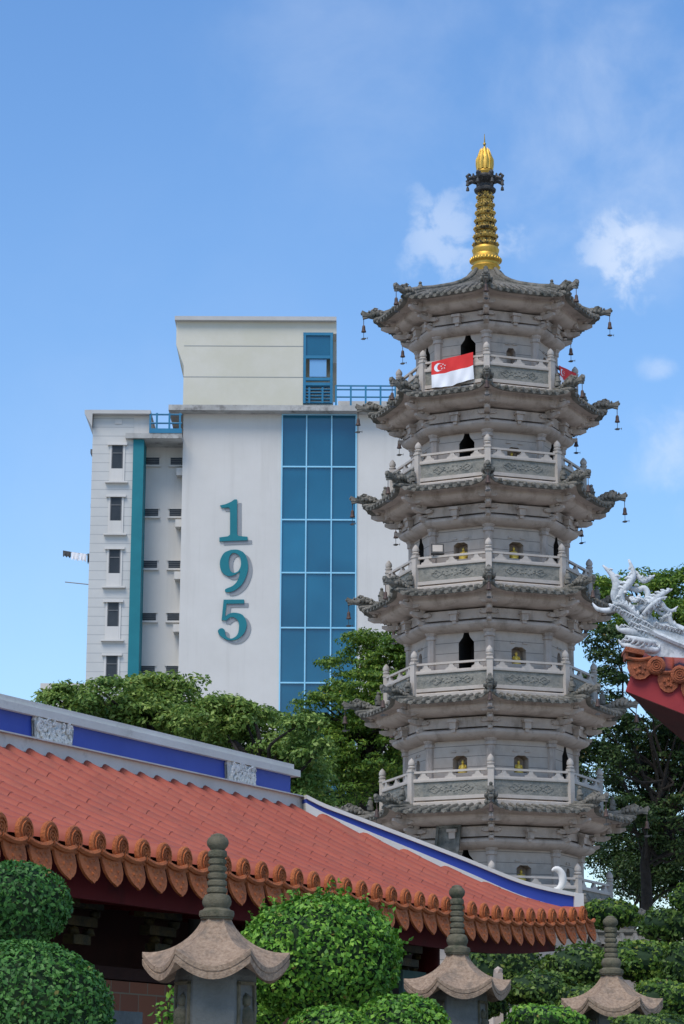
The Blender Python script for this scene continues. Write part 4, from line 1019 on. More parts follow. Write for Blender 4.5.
# white ridge with its dragon finial (built 0.3 m thick in the ridge plane)
def q7(x, y, dy=0.0): return at(x/5.12+590, y/5.12+550, RY+.35+dy)
mb = MB()
poly = [(205,372),(255,380),(300,398),(340,402),(390,408),(440,425),(520,462),(700,560),(900,600),(900,800),(700,760),(520,590),(481,552),(330,545),(305,540),(270,520),(250,500),(262,440)]
def slabpoly(mb, poly, d0, d1):
    P = [q7(x, y, d0) for x, y in poly]; O = [q7(x, y, d1) for x, y in poly]; n = len(P)
    bm = bmesh.new(); f_ = bm.faces.new([bm.verts.new(p) for p in P]); bmesh.ops.triangulate(bm, faces=[f_]); bm.verts.index_update(); T = [tuple(v.index for v in ff.verts) for ff in bm.faces]; bm.free()
    mb.add(P+O, T + [tuple(i+n for i in t) for t in T] + [(i,(i+1)%n,n+(i+1)%n,n+i) for i in range(n)])
slabpoly(mb, poly, -.10, .14)
mb.tube([q7(262,395,-.10), q7(340,430,-.11), q7(420,465,-.12), q7(520,505,-.12), q7(700,600,-.12)], .03, 6)
mb.tube([q7(300,398,0), q7(390,406,0), q7(440,424,0), q7(520,460,0), q7(700,555,0)], [.06,.09,.10,.10,.1], 8)
dr_r = mb.build('ridge', M['dragonwhite'], rh, smooth=40)
mb = MB()
def tongue(pts, wid, th=.055, dy=0.0, serr=0, sgn=1):
    """flattened curved horn: path in photo-crop px, half widths in the same px; sgn side carries teeth"""
    path = opn([(x, y) for x, y in pts], 5); m_ = len(path); W = np.interp(np.linspace(0,1,m_), np.linspace(0,1,len(wid)), wid)*.84
    P3 = [q7(x, y, dy - .05*math.sin(PI*i/(m_-1))) for i, (x, y) in enumerate(path)]
    kk = kr/5.12
    N_ = Vector((0,1,0)); V = []; ns = 8
    for i, p in enumerate(P3):
        d = (P3[min(i+1,m_-1)]-P3[max(i-1,0)]).normalized(); sd = d.cross(N_).normalized()
        ww = W[i]*kk; 
        for k in range(ns):
            a = 2*PI*k/ns; c_, s_ = math.cos(a), math.sin(a)
            V.append(p + sd*(c_*ww) + N_*(s_*min(th, max(.008, ww*.9))))
    F = [(i*ns+k, i*ns+(k+1)%ns, (i+1)*ns+(k+1)%ns, (i+1)*ns+k) for i in range(m_-1) for k in range(ns)] + [tuple(range(ns))[::-1], tuple((m_-1)*ns+k for k in range(ns))]
    mb.add(V, F)
    for i in range(serr):
        j = int((i+.6)/serr*(m_-2)); p = P3[j]; d = (P3[min(j+1,m_-1)]-P3[max(j-1,0)]).normalized(); sd = d.cross(N_).normalized()*sgn
        ww = W[j]*kk; tip = p + sd*(ww*1.9) - d*ww*.9*(-1 if serr < 0 else 1)
        mb.tube([p + sd*ww*.3, p + sd*ww*1.25 - d*ww*.15, tip], [ww*.55+.012, ww*.38+.008, .006], 6)
# curled snout / prow and its serrated crest
tongue([(12,270),(40,302),(90,310),(135,300),(180,325),(225,370),(270,400),(320,420)], [3,14,18,24,30,34,32,16], .10, -.02)
tongue([(100,290),(150,275),(190,290),(230,325),(270,360)], [8,14,16,16,8], .07, -.08, 9, 1)
tongue([(135,383),(150,405),(190,415),(230,425),(280,455)], [3,14,24,28,16], .09, -.06, 0)
tongue([(145,458),(170,485),(220,495),(280,500),(330,512),(352,500),(358,470)], [3,14,26,30,20,12,4], .10, -.08)
tongue([(180,440),(230,455),(290,470),(340,475)], [6,18,22,8], .07, -.12, 7, -1)
# left fins
tongue([(150,290),(125,235),(135,180),(115,130),(65,78)], [26,24,26,20,5], .06, 0.0, 6, -1)
tongue([(175,285),(160,225),(200,170),(222,120),(198,48)], [16,22,24,18,6], .06, -.03, 7, 1)
tongue([(215,165),(240,130),(270,160),(300,150),(332,128)], [14,16,14,14,3], .05, .02, 6, 1)
# coiled body
tongue([(195,190),(240,205),(278,195),(296,225),(285,265),(245,292),(205,285)], [14,17,18,18,18,16,10], .08, 0)
tongue([(205,240),(225,262),(250,250),(255,225)], [10,12,12,5], .06, -.08, 4, 1)
# feathered wing to the right
tongue([(225,320),(280,290),(320,262),(370,225),(422,200)], [14,22,24,18,4], .06, -.04, 10, 1)
tongue([(270,330),(310,290),(350,255),(395,240)], [10,16,12,4], .05, -.10, 6, -1)
# claw / limb
tongue([(320,262),(362,272),(385,300),(418,312),(450,288)], [16,18,16,12,3], .06, 0, 5, -1)
tongue([(300,350),(312,300),(345,285),(350,320),(385,335),(400,372),(440,398),(500,420)], [12,16,12,10,14,18,14,5], .06, .03, 8, 1)
tongue([(205,330),(260,345),(320,375),(390,395),(470,420)], [18,26,22,16,14], .08, .02, 9, 1)
tongue([(360,370),(380,345),(405,340),(420,380),(470,405)], [8,14,14,16,8], .05, -.05, 3, 1)
rd = random.Random(3)
for (x0, y0, x1, y1, n_) in ((110,300,300,400,15),(200,380,330,440,10),(240,260,330,300,8),(160,470,330,500,12),(330,390,470,425,10),(150,400,270,430,8)):
    for j in range(n_):
        t = j/(n_-1); xx, yy = x0+(x1-x0)*t+rd.uniform(-3,3), y0+(y1-y0)*t+rd.uniform(-4,4); p = q7(xx, yy, -.10)
        mb.tube([p, p+Vector((.02,-.03,.03)), p+Vector((.045,-.035,.015))], [.018,.013,.004], 5)
for (x, y, r_) in ((262,252,12),(238,180,12),(300,320,12),(335,310,10),(180,215,12),(285,440,14),(330,470,10)): mb.ball(q7(x, y, -.09), r_*kr/5.12, 1, .5, 4)
mb.build('dragon_finial', M['dragonwhite'], rh, smooth=45)
# ------------------------------------------------------------------ STONE LANTERNS
def lantern(u, vrim, hw, label, seed, rz=0.0, fs=1.0):
    Y = 11.0*147/(2*hw); k = mpp(Y, 2.2)*1.0; sc = hw*k/.33
    c = at(u, vrim, Y); root = empty('stone_lantern', (c.x, c.y, 0), label, 'stone lantern', 'stone lanterns with hexagonal caps')
    Rm = .322*sc; zc = c.z
    mb = MB(); rows = []
    prof = [(.0,.34),(.12,.37),(.28,.43),(.46,.52),(.64,.64),(.80,.77),(.93,.90),(1.0,.965),(1.0,1.0),(.985,1.03),(.985,1.03),(1.0,1.035),(1.0,1.09),(.97,1.10),(.86,1.11),(.60,1.08),(.35,1.05)]
    ns = 12; V = []; rot = PI/2 + PI/6 + rz
    for r_, t in [(.20,.0),(.215,.02),(.205,.03)] + [(.22+.78*((q-.0)**1.6), 0) for q in ()]: pass
    ring_def = []
    for g in np.linspace(0, 1, 12): ring_def.append((.20+.80*g**1.35, .165*(1-g)**1.75*1.0, g))           # r, height above rim corner
    rr_ = [(r_, h, g) for r_, h, g in ring_def] + [(1.0,-.022,1.0),(.985,-.024,1.0),(.985,-.030,1.0),(1.0,-.032,1.0),(.995,-.058,1.0),(.90,-.062,.85),(.6,-.045,.3),(.34,-.04,0)]
    for r_, h, g in rr_:
        for s in range(6):
            a0, a1 = rot + s*PI/3, rot + (s+1)*PI/3
            A = Vector((math.cos(a0), math.sin(a0), 0)); B = Vector((math.cos(a1), math.sin(a1), 0))
            for j in range(ns):
                t = j/ns; w = 1-abs(2*t-1)**2.0
                p = A.lerp(B, t)*r_*Rm; sag = -.062*w*g**3.0
                V.append((c.x+p.x*(1+.03*(1-w)*g**4), c.y+p.y*(1+.03*(1-w)*g**4), zc + (h + sag + .012*(1-w)*g**4)*sc))
    n = 6*ns; m_ = len(rr_)
    mb.add(V, [(i*n+k2, i*n+(k2+1)%n, (i+1)*n+(k2+1)%n, (i+1)*n+k2) for i in range(m_-1) for k2 in range(n)] + [tuple(range(n))[::-1], tuple((m_-1)*n+k2 for k2 in range(n))])
    cap = mb.build('cap', M['lantern'], root, smooth=38)
    q = .001115*sc; z0 = zc + .165*sc
    L = [(64,0),(66,4),(65,8),(70,10),(72,22),(70,34),(58,38),(50,46),(58,60),(60,72),(55,88),(48,98),(42,100)]
    for j in range(5): b0 = 104+j*29; r_ = 42-j*1.2; L += [(r_-7,b0),(r_-1,b0+4),(r_,b0+12),(r_-1,b0+20),(r_-7,b0+24)]
    L += [(30,248),(37,252),(39,262),(37,274),(29,280),(34,287),(42,296),(45,308),(43,320),(36,330),(30,333),(27,340),(14,346),(1,348)]
    mb = MB(); mb.lathe([(r_*q, h*q*fs) for r_, h in L], 28, c=(c.x, c.y, z0-.008*sc)); mb.build('ringed_finial', M['mossy'], root, smooth=32)
    # lamp house with rounded shoulders and carved openings, then pedestal
    zb = zc - .045*sc; hb = .42*sc; w = .182*sc
    mb = MB(); mb.lathe([(w*.82,zb),(w*.95,zb-.02*sc),(w*1.0,zb-.05*sc),(w*1.02,zb-hb*.5),(w*.98,zb-hb+.04*sc),(w*.8,zb-hb)], 6, c=(c.x,c.y,0), rot=PI/2+PI/6+rz)
    bd = mb.build('lamp_house', M['greystone'], root)
    for s in (1, 3, 5):
        a = rot + PI/6 + s*PI/3; o = Vector((math.cos(a), math.sin(a), 0)); sd = Vector((-o.y, o.x, 0)); C_ = Vector((c.x, c.y, zb-hb*.52)) + o*(w*1.02*math.cos(PI/6))
        mb = MB()
        for (aa, bb, ww, hh) in ((-.065,0,.014,.28),(.065,0,.014,.28),(0,.135,.144,.014),(0,-.135,.144,.014)):
            mb.box(C_ + sd*aa*sc + Z3*bb*sc, (ww*sc, .02*sc, hh*sc), Matrix((sd, o, Z3)).transposed())
        if s % 2 == 1:
            mb.ball(C_ + Z3*.06*sc, (.03*sc,.03*sc,.035*sc), 1); mb.ball(C_ - Z3*.01*sc, (.045*sc,.03*sc,.06*sc), 1, .4); mb.ball(C_ - Z3*.09*sc, (.05*sc,.03*sc,.035*sc), 1, .4)
        mb.build('carved_window', M['greystone'] if s % 2 == 0 else M['mossy'], bd, smooth=50)
    zp = zb - hb
    mb = MB(); mb.lathe([(w*1.05,zp),(w*1.5,zp-.06*sc),(w*1.55,zp-.12*sc),(w*1.1,zp-.2*sc),(w*.6,zp-.24*sc),(w*.55,.45),(w*.9,.38),(w*1.6,.3),(w*1.8,.2),(w*1.9,0)], 12, c=(c.x,c.y,0)); mb.build('pedestal', M['greystone'], root, smooth=30)
lantern(216, 955, 73.5, 'largest stone lantern, in front of red hall eaves, with green ringed finial', 1)
lantern(457.5, 981, 54, 'middle stone lantern with tan hexagonal cap, below the far end of the red eaves', 2, .10, 1.1)
lantern(612, 1000, 50.5, 'stone lantern at right with reddish brown cap among pruned shrubs', 3, -.06)
# ------------------------------------------------------------------ FOLIAGE
def leafmesh(P, Nn, size, asp, name, mat, parent, base):
    n = len(P); P = np.asarray(P); Nn = np.asarray(Nn)
    Nn = Nn/np.linalg.norm(Nn, axis=1, keepdims=True)
    t = rng.normal(size=(n,3)); t -= Nn*np.sum(t*Nn, 1, keepdims=True); t /= np.linalg.norm(t, axis=1, keepdims=True); b_ = np.cross(Nn, t)
    s = size*rng.uniform(.65, 1.25, n)[:,None]
    q = np.stack([P - t*s*.5, P + b_*s*asp*.5 + Nn*s*.10, P + t*s*.55 - Nn*s*.12, P - b_*s*asp*.5 + Nn*s*.10], 1).reshape(-1,3) - np.array(base)
    me = bpy.data.meshes.new(name); me.vertices.add(4*n); me.vertices.foreach_set('co', q.ravel().astype(np.float32))
    me.loops.add(4*n); me.loops.foreach_set('vertex_index', np.arange(4*n, dtype=np.int32)); me.polygons.add(n)
    me.polygons.foreach_set('loop_start', np.arange(0, 4*n, 4, dtype=np.int32)); me.update(calc_edges=True); me.validate()
    me.materials.append(mat); o = bpy.data.objects.new(name, me); COL.objects.link(o); o.parent = parent; return o
def sph(n):
    v = rng.normal(size=(n,3)); return v/np.linalg.norm(v, axis=1, keepdims=True)
def nz3(v, f, seed):
    return np.sin(v[:,0]*f+seed)*np.cos(v[:,1]*f*1.1+seed*2)+np.sin(v[:,2]*f*.9+seed*3+v[:,0]*f*.6)
def topiary(u, v, hu, hv, Y, label, mat, leaf, group=None, cat='shrub', name='topiary_shrub', lump=.014, dens=1.0, dr=.9, shape=2.0, sprigs=0):
    c = at(u, v, Y); k = mpp(Y, c.z); rx, rz = hu*k, hv*k; ry = rx*dr
    root = empty(name, (c.x, c.y, 0), label, cat, group); base = (c.x, c.y, 0)
    area = 4*PI*((rx*ry)**1.6/3+(rx*rz)**1.6/3+(ry*rz)**1.6/3)**(1/1.6)
    n = int(min(34000, dens*2.1*area/(leaf*leaf*.5)))
    d = sph(n); sq = (np.abs(d)**shape).sum(1, keepdims=True)**(-1/shape)*1.0
    e = d*sq; rr = 1 + lump*nz3(d, 5, u*.1) + lump*.6*nz3(d, 13, v*.1) + rng.uniform(-.09, .015, n)
    P = e*rr[:,None]*np.array([rx, ry, rz]) + np.array(c)
    Nn = d + rng.normal(size=(n,3))*.55 + np.array([0,0,.25])
    if sprigs:
        ds = sph(sprigs); ds[:,2] = np.abs(ds[:,2])
        for q in ds:
            L = rng.uniform(.02,.06); cc = q*np.array([rx,ry,rz])*1.0; m_ = 6
            P = np.vstack([P, cc + np.array(c) + np.outer(np.linspace(0,1,m_), q*L+np.array([0,0,L*.4])) + rng.normal(size=(m_,3))*.006]); Nn = np.vstack([Nn, rng.normal(size=(m_,3))+q])
    leafmesh(P, Nn, leaf, .62, 'foliage', mat, root, base)
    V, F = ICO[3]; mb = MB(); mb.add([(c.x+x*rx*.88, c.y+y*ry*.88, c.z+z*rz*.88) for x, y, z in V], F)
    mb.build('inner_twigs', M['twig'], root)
    mb = MB(); mb.tube([(c.x, c.y, 0), (c.x+.02, c.y, c.z*.5), (c.x, c.y, c.z)], [rx*.14+.02, rx*.12+.015, rx*.1+.01], 8); mb.build('stem', M['bark'], root)
    return root
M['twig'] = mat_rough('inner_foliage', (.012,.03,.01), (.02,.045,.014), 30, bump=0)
G1 = 'clipped round shrubs in front of the hall'
topiary(12, 905, 59, 43, 9.6, 'dark green clipped shrub, upper of two at the left edge', M['leaf_bushd'], .022, G1)
topiary(22, 1016, 93, 76, 9.0, 'large dark green clipped shrub, lower of two at the left edge', M['leaf_bushd'], .022, G1)
topiary(321, 958, 82, 63, 13.2, 'large bright green domed shrub between the two nearest stone lanterns', M['leaf_bush'], .031, G1, sprigs=110)
topiary(262, 1012, 24, 22, 13.8, 'small shrub just right of the largest stone lantern', M['leaf_bush'], .031, G1)
topiary(330, 1034, 46, 28, 12.2, 'low bright shrub directly below the large domed shrub', M['leaf_bush'], .029, G1)
topiary(402, 1030, 50, 36, 12.6, 'low shrub in front of the middle stone lantern on its left', M['leaf_bush'], .029, G1)
# a sprig of light climbing leaves by the big lantern
c = at(168, 1010, 11.8); rt = empty('climbing_plant', (c.x, c.y, 0), 'light green leafy sprig left of the largest lantern', 'plant')
PP = []; mb = MB()
for (u0, v0, u1, v1) in ((166,1040,172,985),(160,1040,158,1003),(172,1040,166,998),(170,1035,180,1000)):
    a, b_ = at(u0, v0, 11.8), at(u1, v1, 11.8); mb.tube([(a.x, a.y, 0), a, b_], [.006,.004,.002], 5)
    for j in range(34): t = rng.uniform(0,1); p = a.lerp(b_, t); PP.append((p.x+rng.normal()*.018, p.y+rng.normal()*.02, p.z+rng.normal()*.012))
leafmesh(PP, rng.normal(size=(len(PP),3))+np.array([0,-.6,.4]), .034, .6, 'foliage', M['leaf_bush'], rt, (c.x, c.y, 0)); mb.build('stem', M['bark'], rt)
G2 = 'cloud pruned shrubs right of the hall'
for (u, v, hu, hv, Y, lab, mt) in [
    (611, 914, 30, 15, 26, 'round bright shrub in front of the pagoda terrace rail', 'leaf_mid'),
    (668, 925, 30, 17, 27, 'shrub at right edge level with the rounded terrace shrub', 'leaf_olive'),
    (684, 899, 14, 14, 27, 'uppermost small shrub cut by the right edge', 'leaf_mid'),
    (577, 968, 36, 22, 23, 'shrub under the end of the red eaves', 'leaf_olive'),
    (641, 962, 44, 20, 22, 'wide shrub behind tip of the right stone lantern', 'leaf_mid'),
    (690, 966, 30, 24, 21, 'shrub at right edge below the grey tiled coping', 'leaf_olive'),
    (535, 990, 38, 18, 21, 'flat shrub between middle and right stone lanterns, upper tier', 'leaf_olive'),
    (480, 1004, 30, 14, 24, 'small shrub right behind cap of middle stone lantern', 'leaf_olive'),
    (668, 1000, 42, 20, 18.5, 'shrub right of the right stone lantern cap', 'leaf_mid'),
    (590, 1000, 34, 16, 19.5, 'shrub directly behind cap of the right stone lantern', 'leaf_olive'),
    (545, 1022, 42, 18, 15.5, 'bright low shrub left of the right stone lantern', 'leaf_bush'),
    (500, 970, 44, 34, 31, 'dense dark shrub glimpsed behind far end of the hall wall', 'leaf_olive'),
    (560, 985, 44, 24, 28, 'dark shrub filling the gap below the eave corner', 'leaf_dark'),
    (652, 1030, 46, 16, 14.5, 'low shrub at bottom right corner', 'leaf_olive')]:
    topiary(u, v, hu, hv, Y, lab, M[mt], .0020*Y, G2, lump=.09, dens=.8)
def tree(Y, blobs, ncl, lpc, leaf, mat, label, trunk, cr=.32, flat=.6, depth=1.0, name='broadleaf_tree', group=None, seed=1, limbs=26, shellb=.55, lr=.05, asp=.5):
    r0 = np.random.default_rng(seed); base = trunk[0]; base = (base[0], base[1], 0)
    root = empty(name, base, label, 'tree', group)
    B = []
    for (u, v, ru, rv) in blobs:
        dy = r0.uniform(-.5,.5)*depth*2; c = at(u, v, Y+dy); k = mpp(Y+dy, c.z); B.append((np.array(c), ru*k, rv*k))
    vol = np.array([b[1]*b[1]*b[2] for b in B]); vol = vol**.8/np.sum(vol**.8)
    Ps, Ns, C = [], [], []
    for _ in range(ncl):
        b_ = B[r0.choice(len(B), p=vol)]; d = r0.normal(size=3); d /= np.linalg.norm(d); rad = shellb + (1-shellb)*r0.uniform()**.6
        cc = b_[0] + d*rad*np.array([b_[1], b_[1]*.9, b_[2]]); C.append(cc); s = cr*r0.uniform(.6, 1.25); n = int(lpc*r0.uniform(.6,1.3)*(s/cr))
        q = r0.normal(size=(n,3)); q /= np.linalg.norm(q, axis=1, keepdims=True); q[:,2] = np.where(r0.uniform(size=n) < .7, np.abs(q[:,2]), q[:,2])
        rr = r0.uniform(.45,1.08,n)[:,None]; Ps.append(cc + q*rr*np.array([s, s, s*flat])); Ns.append(q*np.array([.7,.7,1]) + r0.normal(size=(n,3))*.45 + np.array([0,0,.35]))
    leafmesh(np.vstack(Ps), np.vstack(Ns), leaf, asp, 'crown', mat, root, base)
    mb = MB(); tp = [Vector(p) for p in trunk]; mb.tube(opn([tuple(p) for p in tp], 5), np.linspace(lr*5.2, lr*1.8, (len(tp)-1)*5+1), 10)
    for j in range(limbs):
        cc = Vector(C[r0.integers(len(C))]); t = r0.uniform(.45, 1.0); idx = t*(len(tp)-1); a = tp[int(idx)].lerp(tp[min(int(idx)+1, len(tp)-1)], idx-int(idx))
        if cc.z < a.z: a = a.lerp(tp[0], .15)
        mid = a.lerp(cc, .5) + Vector((r0.normal()*.25, r0.normal()*.2, r0.uniform(-.1,.35)*(cc-a).length*.4))
        path = opn([tuple(a), tuple(a.lerp(mid,.5)+Vector((r0.normal()*.1,0,r0.normal()*.1))), tuple(mid), tuple(mid.lerp(cc,.5)+Vector((r0.normal()*.15,r0.normal()*.1,r0.normal()*.12))), tuple(cc)], 3)
        mb.tube(path, np.linspace(lr*1.6, lr*.25, len(path)), 6)
    mb.build('trunk', M['bark'], root, smooth=50)
    return root
def P_(u, v, Y): return tuple(at(u, v, Y))
def g0(u, v, Y): p = at(u, v, Y); return (p.x, p.y, 0)
GT = 'leafy trees behind the long hall'
tree(46, [(70,704,30,18),(110,700,34,22),(165,705,48,32),(150,725,60,26),(215,725,40,26),(100,720,40,20)], 420, 85, .105, M['leaf_yellow'], 'bright green bushy tree below the windows of the apartment block', [g0(150,900,46), P_(150,800,46), P_(152,740,46)], seed=3, cr=.27, depth=1.2, group=GT)
tree(44, [(250,745,48,36),(290,765,36,34),(262,790,55,40),(305,738,24,22),(222,722,40,22),(300,800,32,30),(318,775,14,22)], 420, 85, .10, M['leaf_yellow'], 'bright green bushy tree above the far end of the blue ridge band', [g0(270,900,44), P_(270,830,44), P_(272,780,44)], seed=4, cr=.26, depth=1.2, group=GT)
tree(74, [(372,650,30,18),(345,668,32,10),(395,672,30,25),(330,705,36,22),(372,700,46,30),(400,715,40,40),(325,740,36,22),(370,750,50,36),(335,785,36,26),(390,790,40,34),(360,640,14,8),(318,722,22,8),(415,650,30,30)], 560, 95, .125, M['leaf_mid'], 'taller layered tree between glass stair tower and pagoda', [g0(362,880,74), P_(362,800,74), P_(368,740,74), P_(375,690,74)], seed=5, cr=.42, flat=.38, depth=1.8, group=GT, lr=.06, limbs=40)
tree(76, [(380,800,46,30),(340,800,36,26),(420,770,40,50),(430,700,40,50)], 330, 90, .13, M['leaf_dark'], 'dark tree low behind left side of the pagoda', [g0(352,900,76), P_(350,840,76), P_(358,770,76)], seed=6, cr=.45, flat=.5, depth=1.5, group=GT, lr=.07)
GR = 'dark trees right of the pagoda'
tree(84, [(600,592,26,20),(640,592,40,20),(684,592,40,22),(660,620,50,22),(720,620,40,40),(615,622,30,14)], 380, 85, .14, M['leaf_mid'], 'tree crown behind the white dragon finial', [g0(690,900,84), P_(690,800,84), P_(672,700,84), P_(660,630,84)], seed=7, cr=.45, flat=.5, depth=2.0, group=GR, lr=.05, limbs=34)
tree(80, [(600,735,36,30),(640,745,46,26),(600,770,34,26),(690,760,50,34),(650,790,46,30),(600,690,22,24),(610,650,20,20),(690,700,40,24),(620,815,30,18),(690,830,46,34),(590,845,24,12)], 640, 90, .14, M['leaf_dark'], 'dark spreading tree with visible limbs right beside the pagoda', [g0(648,940,80), P_(647,900,80), P_(645,860,80), P_(655,810,80), P_(668,770,80)], seed=8, cr=.45, flat=.45, depth=2.0, group=GR, lr=.042, limbs=70, shellb=.75)
tree(88, [(640,845,40,40),(625,880,22,24),(660,880,26,26),(600,860,14,10),(684,860,30,40)], 330, 90, .13, M['leaf_dark'], 'dark shaggy tree low behind the right terrace rail', [g0(644,940,88), P_(644,890,88), P_(646,850,88)], seed=9, cr=.5, flat=.9, depth=1.2, group=GR, lr=.05, limbs=30, shellb=.5)
# grey tiled coping wall glimpsed between the shrubs
Yc = 30; a, b_ = at(590, 950, Yc), at(720, 950, Yc); cwl = empty('garden_wall', ((a.x+b_.x)/2, Yc, 0), 'low garden wall with grey tiled coping between the pruned shrubs', 'garden wall')
mb = MB(); slabbox(mb, a.x, b_.x, Yc, Yc+.3, 0, at(600,946,Yc).z); mb.build('wall', M['stone'], cwl)
mb = MB(); zt = at(600,934,Yc).z; zb_ = at(600,945,Yc).z; ym = Yc+.15
for sg in (-1, 1): mb.add([(a.x, ym, zt), (b_.x, ym, zt), (b_.x, ym+sg*.4, zb_), (a.x, ym+sg*.4, zb_)], [(0,1,2,3)])
mb.tube([(a.x, ym, zt+.03), (b_.x, ym, zt+.03)], .05, 6)
n = int((b_.x-a.x)/.16)
for i in range(n):
    x = a.x + (i+.5)*.16; mb.tube([(x, ym-.02, zt), (x, ym-.43, zb_-.01)], .035, 6); mb.tube([(x, ym+.02, zt), (x, ym+.43, zb_-.01)], .035, 6)
mb.build('tiled_coping', M['stone_tile'], cwl)
# pale balustrade behind the middle lantern
Yc = 28; a, b_ = at(472, 1000, Yc), at(512, 1000, Yc); zt = at(500, 984, Yc).z
M['stone_rail'] = M['stone']; br = empty('stone_balustrade', ((a.x+b_.x)/2, Yc, 0), 'pale stone balustrade glimpsed right behind middle lantern', 'balustrade')
mb = MB(); slabbox(mb, a.x-.2, b_.x+.3, Yc, Yc+.12, 0, zt-.5); slabbox(mb, a.x-.2, b_.x+.3, Yc+.0, Yc+.12, zt-.08, zt); mb.build('rail', M['stone_rail'], br)
for i in range(9): x = b_.x+.25-i*.4; mb = MB(); mb.box((x, Yc+.06, (zt+.12)/2), (.1,.14,zt+.12)); mb.ball((x, Yc+.06, zt+.14), .06, 1); mb.build('post', M['stone_rail'], br)
# ------------------------------------------------------------------ GROUND
mb = MB(); n = 24; ext = 3000
mb.add([(-ext,-ext/3,0),(ext,-ext/3,0),(ext,ext,0),(-ext,ext,0)], [(0,1,2,3)])
gmat = mat_rough('pale_bounce_ground', (.34,.33,.30), (.42,.40,.37), 2, stain=(.22,.21,.19), stain_sc=.3, bump=.3, bscale=20)  # unseen ground, made pale to bounce light up under the pagoda eaves
tag(mb.build('ground', gmat), kind='structure')
mb = MB(); mb.add([(-7,-4,.004),(7,-4,.004),(7,12.5,.004),(-7,12.5,.004)], [(0,1,2,3)]); tag(mb.build('path', M['slab2']), kind='structure')
mb = MB(); mb.add([(-22,12.55,.004),(14,12.55,.004),(14,44,.004),(-22,44,.004)], [(0,1,2,3)]); tag(mb.build('bounce_cut_sheet', mat_rough('bounce_cut_sheet', (.03,.04,.018), (.06,.055,.035), 3, bump=.5, bscale=20)), kind='structure')  # unseen dark sheet added to cut ground bounce under the hall eaves
# ------------------------------------------------------------------ SKY AND LIGHT
SUN_EL, SUN_AZ = R_(57), R_(-150)                 # azimuth clockwise from +Y: behind the camera to the left
w = bpy.data.worlds.new('World'); scene.world = w; w.use_nodes = True; nt = w.node_tree; L = nt.links
bg = nt.nodes['Background']
sky = nt.nodes.new('ShaderNodeTexSky'); sky.sky_type = 'NISHITA'; sky.sun_disc = False; sky.sun_elevation = SUN_EL; sky.sun_rotation = SUN_AZ % (2*PI); sky.air_density = 1.15; sky.dust_density = .6; sky.ozone_density = 2.2
tc = nd(nt, 'ShaderNodeTexCoord'); dirn = tc.outputs['Generated']
hs = nd(nt, 'ShaderNodeHueSaturation', Saturation=SKY_SAT, Value=1.0); L.new(sky.outputs[0], hs.inputs['Color'])
sepz = nd(nt, 'ShaderNodeSeparateXYZ'); L.new(dirn, sepz.inputs[0])
tint = ramp(nt, sepz.outputs[2], SKY_TINT)
col = mix(nt, hs.outputs[0], tint.outputs[0], 1.0, 'MULTIPLY')
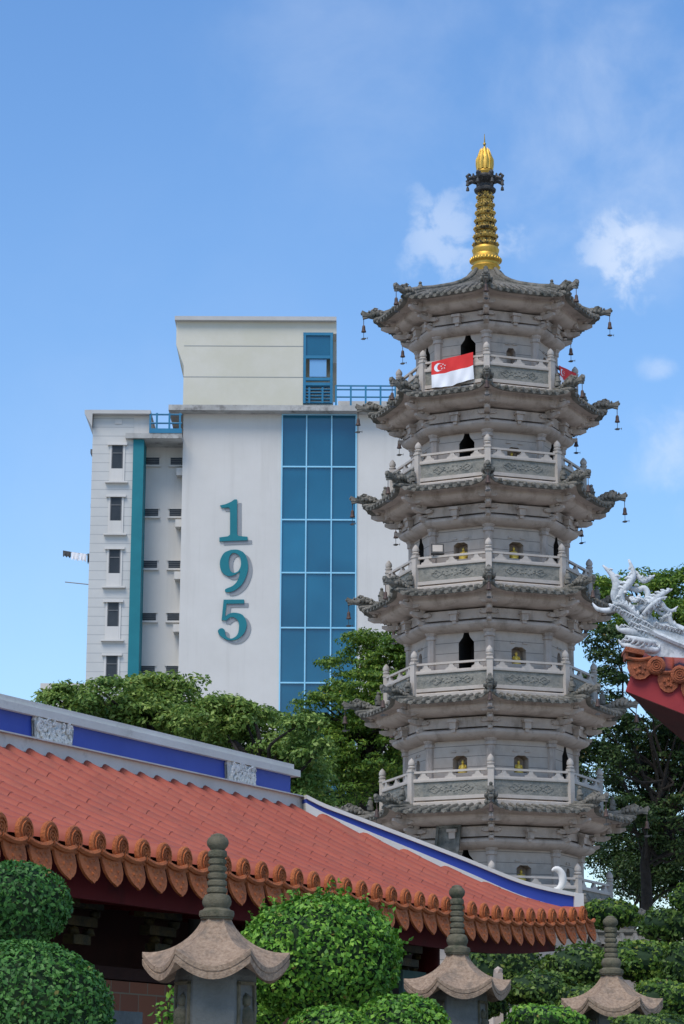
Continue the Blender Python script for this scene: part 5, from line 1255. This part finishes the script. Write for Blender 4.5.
def cloud(u, v, rad, stren, sc, off, lo=.45, hi=.75, stretch=(1,1,1), crisp=False):
    global col
    d = ray(u, v).normalized()
    ds = nd(nt, 'ShaderNodeVectorMath', operation='SUBTRACT'); L.new(dirn, ds.inputs[0]); ds.inputs[1].default_value = tuple(d)
    mp = nd(nt, 'ShaderNodeVectorMath', operation='MULTIPLY'); L.new(ds.outputs[0], mp.inputs[0]); mp.inputs[1].default_value = stretch
    le = nd(nt, 'ShaderNodeVectorMath', operation='LENGTH'); L.new(mp.outputs[0], le.inputs[0])
    mr = nd(nt, 'ShaderNodeMapRange', interpolation_type='SMOOTHSTEP'); L.new(le.outputs['Value'], mr.inputs[0]); mr.inputs[1].default_value = rad*1.35; mr.inputs[2].default_value = rad*.2; mr.inputs[3].default_value = 0; mr.inputs[4].default_value = 1
    nn = nd(nt, 'ShaderNodeTexNoise', Scale=sc, Detail=9, Roughness=.58, Distortion=.25); ad = nd(nt, 'ShaderNodeVectorMath', operation='ADD'); L.new(dirn, ad.inputs[0]); ad.inputs[1].default_value = off; L.new(ad.outputs[0], nn.inputs['Vector'])
    mm0 = nd(nt, 'ShaderNodeMath', operation='MULTIPLY_ADD'); L.new(mr.outputs[0], mm0.inputs[0]); mm0.inputs[1].default_value = .36; L.new(nn.outputs[0], mm0.inputs[2])
    rp_ = nd(nt, 'ShaderNodeMapRange', interpolation_type='SMOOTHSTEP'); L.new(mm0.outputs[0], rp_.inputs[0]); rp_.inputs[1].default_value = lo+(.27 if crisp else .20); rp_.inputs[2].default_value = hi+(.26 if crisp else .40)
    mm = nd(nt, 'ShaderNodeMath', operation='MULTIPLY'); L.new(rp_.outputs[0], mm.inputs[0]); L.new(mr.outputs[0], mm.inputs[1])
    m2_ = nd(nt, 'ShaderNodeMath', operation='MULTIPLY'); L.new(mm.outputs[0], m2_.inputs[0]); m2_.inputs[1].default_value = stren
    col = mix(nt, col, CLOUD_COL, m2_.outputs[0])
cloud(442, 238, .022, .42, 80, (0,0,0), .36, .62, (1,1,.8), True)
cloud(506, 240, .013, .35, 90, (3,1,0), .33, .60, (1,1,1.4), True)
cloud(622, 256, .020, .62, 75, (5,2,1), .34, .58, (1,1,.8), True)
cloud(665, 243, .024, .38, 70, (5.5,2,1), .36, .60, (1,1,2.2), True)
cloud(660, 368, .012, .35, 60, (7,2,1), .40, .66, (1,1,1.8))
cloud(684, 450, .03, .45, 45, (8,2,1), .42, .7)
cloud(620, 130, .09, .46, 18, (1,4,1), .38, .75)
cloud(380, 60, .10, .22, 14, (2,7,3), .38, .8)
cloud(150, 480, .14, .10, 12, (2,9,3), .3, .8)
L.new(col, bg.inputs[0]); bg.inputs[1].default_value = SKY_STR
sd_ = bpy.data.lights.new('sun', 'SUN'); sd_.energy = SUN_STR; sd_.angle = R_(SUN_ANG); sd_.color = (1.0, .93, .83)
so = bpy.data.objects.new('sun', sd_); COL.objects.link(so); so.location = (0, -10, 60)
sdir = Vector((math.sin(SUN_AZ)*math.cos(SUN_EL), math.cos(SUN_AZ)*math.cos(SUN_EL), math.sin(SUN_EL)))
so.rotation_euler = (-sdir).to_track_quat('-Z', 'Y').to_euler()
vs = scene.view_settings; scene.display_settings.display_device = 'sRGB'; vs.view_transform = 'Standard'; vs.look = 'None'; vs.gamma = 1; vs.exposure = EXPO; vs.use_curve_mapping = False
scene.cycles.max_bounces = 6; scene.cycles.diffuse_bounces = 3; scene.cycles.transmission_bounces = 3; scene.cycles.use_denoising = True
